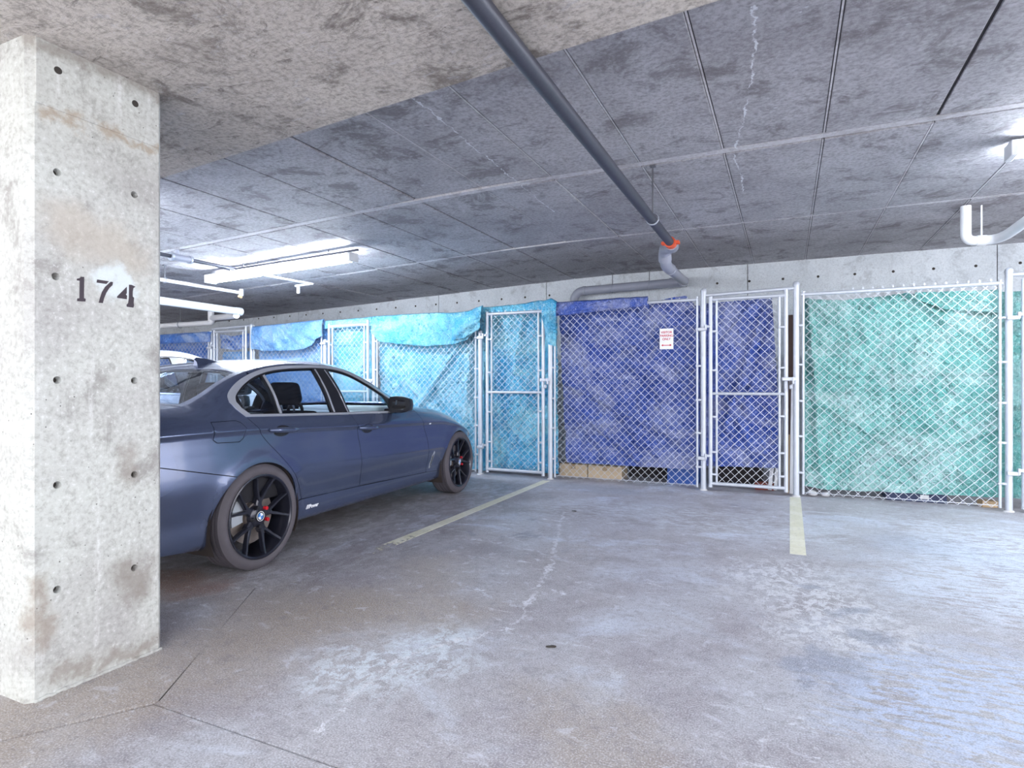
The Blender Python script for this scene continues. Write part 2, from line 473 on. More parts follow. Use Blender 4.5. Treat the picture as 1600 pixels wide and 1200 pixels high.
M['t_blue'] = mat_tarp('royal_blue_tarp', srgb(44, 80, 178), srgb(74, 102, 188), srgb(206, 212, 240), .4, haze=srgb(150, 160, 206))
M['t_cyan'] = mat_tarp('cyan_tarp', srgb(52, 166, 224), srgb(100, 200, 238), srgb(214, 244, 252), .4, haze=srgb(150, 222, 242))
M['t_pale'] = mat_tarp('pale_cyan_tarp', srgb(84, 180, 220), srgb(122, 202, 234), srgb(214, 242, 250), .5, haze=srgb(164, 220, 240), deep=.72)
M['t_sky'] = mat_tarp('sky_blue_tarp', srgb(86, 148, 222), srgb(120, 176, 234), srgb(206, 226, 248), .3, haze=srgb(154, 196, 240))
M['t_deep'] = mat_tarp('deep_blue_tarp', srgb(48, 104, 208), srgb(78, 136, 224), srgb(196, 216, 248), .25)
M['paint'] = mat_paint('gunmetal_blue_paint', srgb(84, 96, 128), .65, .25)
M['paint_white'] = mat_paint('white_paint', srgb(226, 232, 238), 0.0, .3, 0.0)
M['chrome'] = plain('satin_chrome', srgb(206, 210, 222), .3, .6)
M['black'] = plain('black_trim', srgb(24, 24, 32), .35)
M['lining_glare'] = plain('pale_lining_and_glare', srgb(196, 206, 212), .7)  # pale trim; on the dashboard it paints in a windscreen reflection
M['interior'] = plain('dark_interior', srgb(30, 30, 38), .8)
M['rubber'] = plain('tyre_rubber', srgb(84, 80, 88), .75, noise_amt=.15)
M['rim'] = plain('gloss_black_alloy', srgb(44, 46, 60), .28, .5, .5)
M['disc'] = plain('brake_disc', srgb(150, 140, 136), .4, .8)
M['caliper'] = plain('grey_caliper', srgb(190, 196, 206), .4, .6)
M['red'] = plain('red_anodised', srgb(206, 30, 44), .35, .2)
M['well'] = plain('wheel_liner', srgb(58, 50, 48), .9, noise_amt=.25)
M['glass_rear'] = mat_glass('tinted_glass', (.46, .52, .62))
M['glass_front'] = mat_glass('clear_glass', (.86, .92, .94))
M['mirror'] = plain('mirror_glass', srgb(220, 226, 236), .03, 1.0, noise_amt=0)
M['lamp_red'] = plain('red_lens', srgb(150, 14, 22), .15, 0, .8)
M['lamp_clear'] = plain('clear_lens', srgb(200, 208, 220), .1, .3, .8)
M['white'] = plain('white_plastic', srgb(236, 238, 244), .4)
M['sky_blue'] = plain('emblem_blue', srgb(60, 130, 210), .3)
M['card'] = plain('brown_cardboard', srgb(206, 186, 158), .8, bump=.1)
M['tape'] = plain('parcel_tape', srgb(176, 152, 120), .35)
M['bin'] = plain('blue_plastic_bin', srgb(36, 84, 168), .45)
M['navy'] = plain('navy_plastic_bin', srgb(44, 58, 96), .5)
M['wood'] = plain('bare_wood', srgb(186, 160, 128), .7, noise_amt=.2)
M['brown'] = plain('brown_board', srgb(104, 84, 78), .7, noise_amt=.2)
M['stone'] = plain('pale_stone', srgb(196, 196, 200), .9, bump=.4)
M['rust'] = plain('rusty_red', srgb(140, 70, 60), .8)
M['sign_red'] = plain('sign_red', srgb(206, 60, 78), .5)

def mat_line(name, fade_y0, fade_y1):
    t = NT(name); p = t.pos(); x, y, z = t.sep(p)
    wear = t.noise(p, 9, 8, .72)
    thr = t.step(y, fade_y0, fade_y1, .66, .22)
    a = t.step(t.math('SUBTRACT', wear, thr), -.03, .06)
    c = t.mix(t.step(t.noise(p, 4, 4), .4, .6), srgb(232, 230, 214), srgb(222, 220, 198))
    c = t.mix(t.step(t.noise(p, 40, 3), .5, .7, 0, .35), c, srgb(176, 172, 166))
    t.set(color=c, rough=.6)
    tr = t.node('ShaderNodeBsdfTransparent'); mx = t.node('ShaderNodeMixShader')
    t.l.new(a, mx.inputs[0]); t.l.new(tr.outputs[0], mx.inputs[1]); t.l.new(t.bsdf.outputs[0], mx.inputs[2]); t.l.new(mx.outputs[0], t.out.inputs[0])
    return t.m
M['line_left'] = mat_line('worn_line_paint', 2.6, 4.8)
M['line_right'] = mat_line('line_paint', 3.9, 4.6)
# ------------------------------------------------------------------ the setting
def ceil_z(x): return 2.755 - 0.040 * max(0.0, -x - 2.5)

floor = empty('floor', (0, 0, 0)); tag(floor, 'worn pale grey concrete garage floor with stains and cracks', kind='structure')
JR, JT, JL, JB = (-2.06, 1.425), (-2.72, 2.44), (-3.38, 1.425), (-2.72, .41)
G = .004
def slab(poly, name='slab'):
    bm = bmesh.new()
    top = [bm.verts.new((x, y, 0)) for x, y in poly]
    bot = [bm.verts.new((x, y, -.14)) for x, y in poly]
    bm.faces.new(top); n = len(poly)
    for i in range(n):
        bm.faces.new((top[i], bot[i], bot[(i + 1) % n], top[(i + 1) % n]))
    bmesh.ops.recalc_face_normals(bm, faces=bm.faces[:])
    return obj(name, bm, M['floor'], floor)
YJ = 1.40
slab([(JR[0] + G, YJ + G), (7.0, YJ - .02 + G), (7.0, 8.6), (-18, 8.6), (-18, 1.425 + G), (JL[0] - G, 1.425 + G), (JT[0], JT[1] + 1.6 * G)])
slab([(JR[0] + G, YJ - G), (JB[0], JB[1] - 1.6 * G), (JL[0] - G, 1.425 - G), (-18, 1.425 - G), (-18, -3), (7.0, -3), (7.0, YJ - .02 - G)])
slab([(JR[0] - .9 * G, JR[1]), (JT[0], JT[1] - 1.2 * G), (JL[0] + .9 * G, JL[1]), (JB[0], JB[1] + 1.2 * G)])
bm = bmesh.new(); bx(bm, -18, 7.0, -3, 8.6, -.2, -.012); obj('joint_filler', bm, M['joint'], floor)

ceiling = empty('ceiling', (0, 0, 2.755)); tag(ceiling, 'board formed grey concrete ceiling slab', kind='structure')
xs = [-4.24, -3.54, -2.90, -2.26, -1.655, -.967, -.396, .218, .82]
while xs[0] > -17: xs.insert(0, xs[0] - .645)
while xs[-1] < 6.6: xs.append(xs[-1] + .63)
def ceil_piece(name, x0, x1, y0, y1, dz, mat, bev=.003, th=.05):
    bm = bmesh.new()
    z0, z1 = ceil_z(x0) + dz - 2.755, ceil_z(x1) + dz - 2.755
    vs = [bm.verts.new(c) for c in ((x0, y0, z0), (x1, y0, z1), (x1, y1, z1), (x0, y1, z0), (x0, y0, z0 + th), (x1, y0, z1 + th), (x1, y1, z1 + th), (x0, y1, z0 + th))]
    for f in ((0, 3, 2, 1), (4, 5, 6, 7), (0, 1, 5, 4), (1, 2, 6, 5), (2, 3, 7, 6), (3, 0, 4, 7)): bm.faces.new([vs[i] for i in f])
    if bev: bmesh.ops.bevel(bm, geom=[e for e in bm.edges if e.verts[0].co.z < 1e3 and (e.verts[0] in vs[:4] and e.verts[1] in vs[:4])], offset=bev, segments=1, affect='EDGES')
    return obj(name, bm, mat, ceiling)
rng = random.Random(3)
for (y0, y1) in ((1.9, 4.30), (4.40, 6.325), (6.375, 8.60)):
    for a, b in zip(xs[:-1], xs[1:]):
        ceil_piece('panel', a + .009, b - .009, y0, y1, rng.uniform(-.002, .004), M['ceiling'])
for (y0, y1) in ((4.314, 4.386), (6.334, 6.366)):
    for a, b in zip(xs[::3], xs[3::3]):
        ceil_piece('joint_strip', a, b, y0, y1, .004, M['strip'], .002)
for a, b in zip(xs[:-1], xs[1:]):                      # low fins of mortar left in the board joints
    if -2.4 < b < 2.3:
        for (y0, y1) in ((2.0, 4.29), (4.41, 6.3), (6.39, 8.55)):
            if rng.random() < .75: ceil_piece('fin', b - .005, b + .004, y0, y1, .001, M['strip'], 0, .03)
bm = bmesh.new()
for x0, x1 in ((-18, -2.5), (-2.5, 7.0)):
    z0, z1 = ceil_z(x0) - 2.755 + .012, ceil_z(x1) - 2.755 + .012
    vs = [bm.verts.new(c) for c in ((x0, -3, z0), (x1, -3, z1), (x1, 8.8, z1), (x0, 8.8, z0), (x0, -3, z0 + .25), (x1, -3, z1 + .25), (x1, 8.8, z1 + .25), (x0, 8.8, z0 + .25))]
    for f in ((0, 3, 2, 1), (4, 5, 6, 7), (0, 1, 5, 4), (1, 2, 6, 5), (2, 3, 7, 6), (3, 0, 4, 7)): bm.faces.new([vs[i] for i in f])
obj('slab_recess', bm, M['slabback'], ceiling)

def prism(name, poly, z0, z1, mat, bev=0, parent=None):
    bm = bmesh.new()
    b = [bm.verts.new((x, y, z0)) for x, y in poly]; t = [bm.verts.new((x, y, z1)) for x, y in poly]
    n = len(poly)
    bm.faces.new(list(reversed(b))); bm.faces.new(t)
    for i in range(n): bm.faces.new((b[i], b[(i + 1) % n], t[(i + 1) % n], t[i]))
    bmesh.ops.recalc_face_normals(bm, faces=bm.faces[:])
    if bev: bmesh.ops.bevel(bm, geom=[e for e in bm.edges if abs(e.verts[0].co.z - e.verts[1].co.z) < 1e-5 and e.verts[0].co.z < z0 + .01], offset=bev, segments=2, affect='EDGES')
    return obj(name, bm, mat, parent)
beam = prism('beam', [(-18, -.5), (7.0, -.5), (7.0, 1.95), (2, 1.95), (0, 2.05), (-.957, 2.147), (-3.46, 2.416), (-5, 2.5), (-18, 2.5)], 2.402, 2.72, M['beam'], .02)
tag(beam, 'rough dirty concrete drop beam over the pillar', kind='structure')

wall = empty('wall_back', (0, 8.55, 0)); tag(wall, 'pale concrete back wall with a row of tie holes', kind='structure')
joints = [-18, -13.2, -8.4, -5.3, -3.36, -.474, 2.2, 7.0]
for a, b in zip(joints[:-1], joints[1:]):
    bm = bmesh.new(); bx(bm, a + .004, b - .004, 0, .25, 0, 2.9, .003); obj('wall_panel', bm, M['wall'], wall)
bm = bmesh.new(); bx(bm, -18, 7.0, .012, .3, 0, 2.9); obj('wall_core', bm, M['hole'], wall)
bm = bmesh.new()
x = -17.6
while x < 6.8:
    m = Matrix.Translation((x - .008, -.0015, 2.528 - .012 * max(0, -x - 2.5))) @ Matrix.Rotation(PI / 2, 4, 'X')
    bmesh.ops.create_cone(bm, cap_ends=True, segments=10, radius1=.017, radius2=.013, depth=.004, matrix=m)
    x += .4085
o = obj('tie_hole', bm, M['hole'], wall); tag(o, kind='stuff')
bm = bmesh.new(); bx(bm, -18, -17.8, -3, 8.8, 0, 2.9); o = obj('wall_left', bm, M['wall']); tag(o, 'distant concrete side wall', kind='structure')

# pillar with formwork tie holes
PX, PY0, PY1 = -2.46, 1.205, 1.715
def pillar_mesh():
    c = .022
    poly = [(PX, PY0 + c), (PX, PY1 - c), (PX - c, PY1), (PX - .62, PY1), (PX - .62, PY0), (PX - c, PY0)]
    o = prism('pillar', poly, -.01, 2.44, M['pillar'])
    cutbm = bmesh.new()
    for z in (.385, .773, 1.163, 1.935, 2.31):
        for y in (1.30, 1.588):
            m = Matrix.Translation((PX - .012, y, z)) @ Matrix.Rotation(PI / 2, 4, 'Y')
            bmesh.ops.create_cone(cutbm, cap_ends=True, segments=16, radius1=.010, radius2=.0155, depth=.05, matrix=m)
    m = Matrix.Translation((PX - .012, 1.295, 1.547)) @ Matrix.Rotation(PI / 2, 4, 'Y')
    bmesh.ops.create_cone(cutbm, cap_ends=True, segments=16, radius1=.010, radius2=.0155, depth=.05, matrix=m)
    cut = obj('cut', cutbm, M['hole'])
    md = o.modifiers.new('holes', 'BOOLEAN'); md.object = cut; md.operation = 'DIFFERENCE'; md.solver = 'EXACT'
    dg = bpy.context.evaluated_depsgraph_get()
    me = bpy.data.meshes.new_from_object(o.evaluated_get(dg))
    o.modifiers.clear(); o.data = me
    bpy.data.objects.remove(cut)
    me.materials.clear(); me.materials.append(M['pillar'])
    for p in me.polygons: p.material_index = 0
    return o
pillar = pillar_mesh(); tag(pillar, 'pale concrete pillar with round tie holes and stencilled number', kind='structure')
bm = bmesh.new(); bx(bm, PX - .02, PX + .005, PY0 + .022, PY1 - .022, 2.165, 2.405, .004)
for z in (2.31,):
    pass
for y in (1.30, 1.588):
    m = Matrix.Translation((PX + .0055, y, 2.31)) @ Matrix.Rotation(PI / 2, 4, 'Y')
o = obj('top_lift', bm, M['pillar'], pillar)
bm = bmesh.new()
for z in (.385, .773, 1.163, 1.935):
    for y in (1.30, 1.588):
        m = Matrix.Translation((PX - .030, y, z)) @ Matrix.Rotation(PI / 2, 4, 'Y')
        bmesh.ops.create_cone(bm, cap_ends=True, segments=12, radius1=.0105, radius2=.0105, depth=.006, matrix=m)
for y in (1.30, 1.588):
    m = Matrix.Translation((PX + .0054, y, 2.312)) @ Matrix.Rotation(PI / 2, 4, 'Y')
    bmesh.ops.create_cone(bm, cap_ends=True, segments=14, radius1=.0135, radius2=.0135, depth=.002, matrix=m)
tag(obj('tie_hole', bm, M['hole'], pillar), kind='stuff')
bm = bmesh.new()
nz = 60
pts, rad = [], []
for i in range(nz + 1):
    y = PY0 + .02 + (PY1 - PY0 - .03) * i / nz
    pts.append((PX + .001, y, .004 + .005 * noise.noise((y * 40, 0, 0)))); rad.append(.008 + .006 * noise.noise((y * 60, 3, 0)))
tube_path(bm, pts, .01, 6, True, rad)
obj('mortar_fillet', bm, M['pillar'], pillar, True)
# ------------------------------------------------------------------ painted stall lines
def strip(name, p0, p1, w, mat, label):
    a, b = Vector((*p0, 0)), Vector((*p1, 0)); d = (b - a).normalized(); n = Vector((-d.y, d.x, 0)) * w / 2
    bm = bmesh.new()
    vs = [bm.verts.new(v + Vector((0, 0, z))) for z in (.0005, .0022) for v in (a - n, b - n, b + n, a + n)]
    for f in ((4, 5, 6, 7), (0, 1, 5, 4), (1, 2, 6, 5), (2, 3, 7, 6), (3, 0, 4, 7)): bm.faces.new([vs[i] for i in f])
    o = obj(name, bm, mat); tag(o, label, 'floor line')
strip('parking_line', (-2.60, 6.62), (-2.57, 2.3), .095, M['line_left'], 'worn pale yellow stall line on the floor beside the dark sedan')
strip('parking_line', (.08, 6.70), (.07, 4.45), .10, M['line_right'], 'short solid pale yellow stall line ending at the green tarp locker')

# ------------------------------------------------------------------ chain link lockers
FY = 6.75
def chain_link(bm, x0, x1, z0, z1, y=FY, d=.0425, r=.0031):
    nx = max(1, int(round((x1 - x0) / d))); nzz = int((z1 - z0) / d)
    dx = (x1 - x0) / nx
    for k in range(nx):
        ring = None
        sgn = 1 if k % 2 else -1
        for i in range(nzz + 1):
            ph = (i + k) % 2
            p = Vector((x0 + k * dx + dx * ph, y + .0022 * (1 if ph else -1), z0 + i * d))
            cur = [bm.verts.new(p + Vector((r * math.cos(a), r * math.sin(a), 0))) for a in (PI / 2, PI * 7 / 6, PI * 11 / 6)]
            if ring:
                for q in range(3): bm.faces.new((ring[q], ring[(q + 1) % 3], cur[(q + 1) % 3], cur[q]))
            ring = cur
        # twisted ends standing above the rail
        top = Vector((x0 + k * dx + dx * ((nzz + k) % 2), y, z0 + nzz * d))
        e = [bm.verts.new(top + Vector((r * math.cos(a) + .004 * sgn, r * math.sin(a), .035))) for a in (PI / 2, PI * 7 / 6, PI * 11 / 6)]
        for q in range(3): bm.faces.new((ring[q], ring[(q + 1) % 3], e[(q + 1) % 3], e[q]))

def band_mesh():
    bm = bmesh.new(); bx(bm, -.036, .036, -.016, .016, -.011, .011, .004)
    bx(bm, -.006, .006, -.026, -.014, -.006, .006, .002)
    me = bpy.data.meshes.new('band'); bm.to_mesh(me); bm.free(); me.materials.append(M['galv'])
    return me
BAND = band_mesh()
def bands(root, x, zs, y=0.0):
    for z in zs:
        o = link_mesh('band', BAND, M['galv'], root); o.location = (x, y, z)

def post(x, h, label, r=.029):
    root = empty('fence_post', (x, FY, 0), 0, label, 'post', 'posts of the locker fence')
    tube('tube', [(0, 0, 0), (0, 0, h - .02)], r, M['galv'], root, 16)
    bm = bmesh.new()
    lathe(bm, [(r + .004, h - .035), (r + .004, h - .012), (r * .8, h + .004), (r * .3, h + .012)], 16, 'Z')
    sharp(obj('cap', bm, M['galv'], root, True), 50)
    bm = bmesh.new(); lathe(bm, [(r + .012, .0), (r + .010, .010), (r + .002, .016)], 14, 'Z', True); obj('grout_collar', bm, M['stone'], root, True)
    return root
posts = [(1.82, 2.19, 'galvanised fence post right of the green tarp'), (.09, 2.195, 'galvanised fence post between the blue gate and the green tarp'),
         (-.82, 2.185, 'galvanised fence post carrying the hinges of the royal blue gate'), (-2.60, 2.03, 'galvanised fence post left of the big royal blue tarp'),
         (-3.56, 1.83, 'galvanised fence post carrying the hinges of the cyan gate'), (-5.24, 2.06, 'galvanised fence post behind the sedan windscreen, at the pale cyan tarp'),
         (-6.12, 1.80, 'galvanised fence post left of the narrow pale gate above the sedan roof'), (-7.60, 2.09, 'galvanised fence post right of the far blue gate'),
         (-8.50, 2.03, 'galvanised fence post left of the far blue gate'), (2.80, 2.19, 'galvanised fence post at the latch side of the right edge gate'), (-10.3, 2.03, 'galvanised fence post at the far left by the deep blue tarp')]
for p in posts: post(*p)

def fence_panel(x0, x1, ztop, label, zb=.03, nb=(.25, .62, .98, 1.35, 1.75)):
    root = empty('chain_link_fence', (0, FY, 0), 0, label, 'fence panel', 'chain link panels of the lockers')
    tube('top_rail', [(x0 - .02, 0, ztop), (x1 + .02, 0, ztop)], .0185, M['galv'], root, 12)
    bm = bmesh.new(); chain_link(bm, x0 + .02, x1 - .02, zb, ztop + .01, 0.0)
    tag(obj('chain_link', bm, M['wire'], root), kind='stuff')
    for x in (x0, x1):
        tube('tension_bar', [(x, -.006, zb), (x, -.006, ztop + .03)], .0125, M['galv'], root, 8)
    for z in nb:
        bands(root, x0 - .025, [z], -.004); bands(root, x1 + .02, [z], -.004)
    tube('bottom_wire', [(x0, -.006, zb + .02), (x1, -.006, zb + .02)], .003, M['wire'], root, 5)
    return root
fence_panel(.155, 1.755, 2.065, 'chain link panel stretched in front of the green tarp')
fence_panel(-2.54, -.885, 2.075, 'chain link panel stretched in front of the big royal blue tarp')
fence_panel(-5.18, -3.625, 2.05, 'chain link panel in front of the pale cyan tarp behind the sedan bonnet')
fence_panel(-7.54, -6.18, 2.04, 'chain link panel behind the sedan roof with a pale blue tarp over it')
fence_panel(-10.24, -8.56, 1.97, 'chain link panel at the far left in front of the deep blue tarp')

def gate(x0, x1, zb, zt, label, hinge_left=True, mid=1.05, padlock=True):
    root = empty('chain_link_gate', (0, FY - .012, 0), 0, label, 'gate', 'gates of the lockers')
    r = .0205
    P = arc_corner([(x0, 0, zb), (x0, 0, zt), (x1, 0, zt), (x1, 0, zb)], .012, 3)
    tube('hinge_stile' if hinge_left else 'latch_stile', [(x0, 0, zb - .02), (x0, 0, zt + .03)], r, M['galv'], root)
    tube('latch_stile' if hinge_left else 'hinge_stile', [(x1, 0, zb - .02), (x1, 0, zt + .06)], r, M['galv'], root)
    tube('top_rail', [(x0, 0, zt), (x1, 0, zt)], .019, M['galv'], root)
    tube('bottom_rail', [(x0, 0, zb + .02), (x1, 0, zb + .02)], .019, M['galv'], root)
    tube('mid_rail', [(x0, 0, mid), (x1, 0, mid)], .0165, M['galv'], root)
    bm = bmesh.new(); chain_link(bm, x0 + .075, x1 - .075, zb + .03, zt, .004)
    # the fabric reaches both bars
    tag(obj('chain_link', bm, M['wire'], root), kind='stuff')
    for x in (x0 + .062, x1 - .062):
        tube('tension_bar', [(x, 0, zb + .03), (x, 0, zt + .01)], .0125, M['galv'], root, 8)
    for k, z in enumerate((zb + .12, .42, .80, 1.30, 1.72)):
        bands(root, x0 + .035, [z]); bands(root, x1 - .035, [z + .02])
    hx = x0 if hinge_left else x1; s = -1 if hinge_left else 1
    for z in (.35, 1.745):
        bm = bmesh.new()
        bx(bm, hx + s * .085 - .045, hx + s * .085 + .045, -.045, -.012, z - .018, z + .018, .006)
        bx(bm, hx + s * .045 - .01, hx + s * .045 + .01, -.05, -.02, z - .01, z + .05, .004)
        bx(bm, min(hx, hx + s * .05), max(hx, hx + s * .05), -.03, -.014, z + .014, z + .042, .005)
        obj('hinge', bm, M['galv'], root)
    lx = x1 if hinge_left else x0
    bm = bmesh.new()
    bx(bm, lx - .035, lx + .10, -.034, -.018, 1.185, 1.222, .005)
    bx(bm, lx + .06, lx + .075, -.045, .02, 1.15, 1.225, .004)
    obj('fork_latch', bm, M['galv'], root)
    if padlock:
        bm = bmesh.new(); bx(bm, lx + .03, lx + .06, -.052, -.032, 1.10, 1.145, .005); tube_path(bm, arc_corner([(lx + .036, -.042, 1.14), (lx + .036, -.042, 1.19), (lx + .054, -.042, 1.19), (lx + .054, -.042, 1.14)], .008, 4), .0035, 6)
        obj('padlock', bm, M['hanger'], root, True)
    return root
gate(-.745, -.005, .06, 2.065, 'chain link gate in front of the narrow royal blue tarp')
gate(-3.455, -2.69, .055, 2.04, 'chain link gate in front of the rippled cyan tarp')
gate(-6.035, -5.335, .055, 1.99, 'chain link gate above the sedan roof with a pale blue tarp')
gate(-8.42, -7.71, .055, 2.0, 'chain link gate with a sagging blue tarp at the far left')
gate(1.925, 2.70, .055, 2.06, 'chain link gate cut off by the right edge of the view')
for x0, x1, z, lab in ((-.80, .07, 2.115, 'galvanised rail across the posts above the royal blue gate'), (1.84, 2.79, 2.135, 'galvanised rail across the posts above the right edge gate'), (-8.48, -7.62, 2.05, 'galvanised rail across the posts above the far blue gate')):
    o = tube('gate_header', [(x0, FY, z), (x1, FY, z + .02)], .0185, M['galv']); tag(o, lab, 'rail')

# ------------------------------------------------------------------ tarpaulins
def lin(*pts):
    P = pts
    def f(x):
        if x <= P[0][0]: return P[0][1]
        for (a, va), (b, vb) in zip(P[:-1], P[1:]):
            if x <= b:
                q = (x - a) / (b - a)
                return va + (vb - va) * q
        return P[-1][1]
    return f
def seg_d(px, pz, a, b):
    dx, dz = b[0] - a[0], b[1] - a[1]
    t = max(0, min(1, ((px - a[0]) * dx + (pz - a[1]) * dz) / (dx * dx + dz * dz + 1e-9)))
    return math.hypot(px - a[0] - dx * t, pz - a[1] - dz * t), t
def crumple(x, z, seed, s=3.0):
    a = noise.noise((x * s, seed, z * s * .8)); b = noise.noise((x * s * 2.3 + 7, seed + 3, z * s * 2.1)); c = noise.noise((x * s * 5 + 1, seed + 9, z * s * 5))
    return (1 - abs(a)) * .55 + (1 - abs(b)) * .3 + (1 - abs(c)) * .15
def sheet(name, x0, x1, zbot, ztop, mat, parent, folds=(), seed=0, amp=.045, base=.045, step=.022, waves=None, y0=FY, xl=None, xr=None, wr=.032):
    nx = int((x1 - x0) / step); zt = max(ztop(x0 + (x1 - x0) * i / nx) for i in range(nx + 1)); zb = min(zbot(x0 + (x1 - x0) * i / nx) for i in range(nx + 1))
    nzz = int((zt - zb) / step)
    V, F = [], []
    for j in range(nzz + 1):
        for i in range(nx + 1):
            u = i / nx; xx = x0 + (x1 - x0) * u
            z = zbot(xx) + (ztop(xx) - zbot(xx)) * j / nzz
            a = xl(z) if xl else x0; b = xr(z) if xr else x1
            x = a + (b - a) * u
            d = amp * (1 - crumple(x, z, seed)) * 2.3
            wx, wz = x + .12 * noise.noise((x * 2.1, seed, z * 2.1)), z + .12 * noise.noise((x * 2.1 + 9, seed, z * 2.1))
            d += wr * (1 - abs(noise.noise((wx * 7.0, seed + 2, wz * 5.0)))) ** 2.2 + wr * .45 * (1 - abs(noise.noise((wx * 13.0, seed + 4, wz * 12.0)))) ** 2
            if waves:
                for (k, ph, am, tilt) in waves:
                    d += am * .5 * (1 + math.sin(k * (x + tilt * z) + ph + 1.5 * noise.noise((x * 2, seed, z * 1.1))))
            for (p, q, w, dep) in folds:
                dd, t = seg_d(x, z, p, q)
                ww = w * .8 * (.35 + .65 * t)
                d -= 1.5 * dep * math.exp(-(dd / ww) ** 2)
            V.append((x, max(y0 + .012, y0 + base + d), z))
    for j in range(nzz):
        for i in range(nx):
            k = j * (nx + 1) + i
            F.append((k, k + 1, k + nx + 2, k + nx + 1))
    return pydata(name, V, F, mat, parent, True)
def flap(name, x0, x1, zbot, ztop, mat, parent, seed=0, yfront=-.045, amp=.02, step=.02, folds=(), xs_l=None, back=.05):
    """cloth carried over the top rail and hanging down in front of the mesh"""
    nx = int((x1 - x0) / step); nv = 26
    V, F = [], []
    for j in range(nv + 1):
        v = j / nv
        for i in range(nx + 1):
            x = x0 + (x1 - x0) * i / nx
            zt = ztop(x); zb = zbot(x)
            if v < .25:
                q = v / .25; a = PI * q
                y = .5 * (back - (-yfront * -1)) * 0
                y = (back + yfront) / 2 + (back - yfront) / 2 * math.cos(a); z = zt - .03 + .045 * math.sin(a) - (.09 * (1 - q) if q < .5 else 0)
                y += .004 * noise.noise((x * 9, seed, 2))
            else:
                q = (v - .25) / .75
                z = zt - .03 - (zt - .03 - zb) * q
                y = yfront - amp * (1 - crumple(x, z, seed, 5)) * 1.8 * min(1, q * 4)
                for (p, qq, w, dep) in folds:
                    dd, t = seg_d(x, z, p, qq); y -= dep * math.exp(-(dd / w) ** 2) * min(1, q * 3)
            z += .006 * noise.noise((x * 8, seed + 5, v * 3))
            V.append((x, FY + y, z))
    for j in range(nv):
        for i in range(nx):
            k = j * (nx + 1) + i
            F.append((k, k + nx + 1, k + nx + 2, k + 1))
    return pydata(name, V, F, mat, parent, True)

# green
g = empty('tarpaulin', (0, 0, 0), 0, 'crumpled green tarpaulin pressed behind the chain link on the right', 'tarp', None)
sheet('sheet', .165, 2.75, lin((.165, .10), (.35, .075), (1.0, .09), (2.7, .12)), lin((.165, 2.035), (.5, 2.0), (.85, 2.02), (1.06, 2.035), (1.3, 2.0), (1.8, 2.0), (2.7, 1.99)), M['t_green'], g,
      folds=[((.2, 2.03), (.28, 1.2), .05, .035), ((.2, 2.03), (.5, 1.75), .045, .03), ((.2, 2.03), (.33, .15), .05, .03), ((1.06, 2.03), (1.35, 1.75), .05, .03), ((1.06, 2.03), (1.7, 1.5), .06, .03),
             ((1.8, 1.1), (1.25, .75), .06, .04), ((1.25, .75), (.8, .45), .07, .035), ((1.8, .75), (1.1, .45), .06, .03), ((.3, .95), (.95, .55), .05, .025), ((.3, 1.22), (1.75, 1.26), .03, .02)]
            + [((x, 1.75), (x, .6), .012, .014) for x in (.27, .5, .56, .62, .96, 1.08)], seed=2, amp=.05, base=.06)
flap_g = sheet('folded_hem', 1.12, 1.79, lin((1.12, 1.97), (1.35, 1.86), (1.79, 1.80)), lin((1.12, 2.03), (1.79, 2.015)), M['t_green'], g, seed=11, amp=.02, base=.022, step=.02)
# royal blue, big
b = empty('tarpaulin', (0, 0, 0), 0, 'big royal blue tarpaulin with a parking sign hung on the mesh before it', 'tarp')
sheet('sheet', -2.50, -.87, lin((-2.5, .20), (-.87, .20)), lin((-2.5, 2.06), (-1.4, 2.06), (-.87, 2.02)), M['t_blue'], b,
      folds=[((-2.2, 1.95), (-1.2, .95), .07, .04), ((-2.45, .95), (-1.5, .25), .05, .035), ((-2.45, 1.15), (-1.1, .55), .06, .04), ((-1.4, 1.7), (-.95, 1.2), .08, .035), ((-2.3, .75), (-1.9, .25), .04, .03),
             ((-1.5, 1.3), (-.9, 1.0), .06, .03), ((-1.9, .9), (-1.3, .3), .045, .03), ((-2.4, 1.75), (-1.6, 1.55), .05, .03)], seed=5, amp=.05, base=.05, xl=lin((.2, -2.43), (2.06, -2.53)))
flap('flap', -2.56, -1.42, lin((-2.56, 1.965), (-1.42, 2.035)), lin((-2.56, 2.125), (-1.42, 2.135)), M['t_blue'], b, seed=4, amp=.012)
sheet('top_edge', -1.42, -.93, lin((-1.42, 2.05), (-1.3, 2.02), (-.93, 1.99)), lin((-1.42, 2.085), (-1.2, 2.12), (-1.02, 2.14), (-.93, 2.04)), M['t_blue'], b, seed=9, amp=.02, base=.05, step=.016)
# royal blue, gate
b = empty('tarpaulin', (0, 0, 0), 0, 'narrow royal blue tarpaulin behind the gate left of the green tarp', 'tarp')
sheet('sheet', -.86, -.10, lin((-.86, .25), (-.1, .27)), lin((-.86, 2.04), (-.1, 2.06)), M['t_blue'], b,
      folds=[((-.2, 2.0), (-.6, .7), .05, .045), ((-.15, 1.9), (-.45, .9), .03, -.03), ((-.35, 2.0), (-.7, 1.5), .04, .03), ((-.6, 1.0), (-.3, .4), .05, .03)], seed=15, amp=.045, base=.05, xr=lin((.27, -.06), (1.2, -.09), (2.06, -.14)))
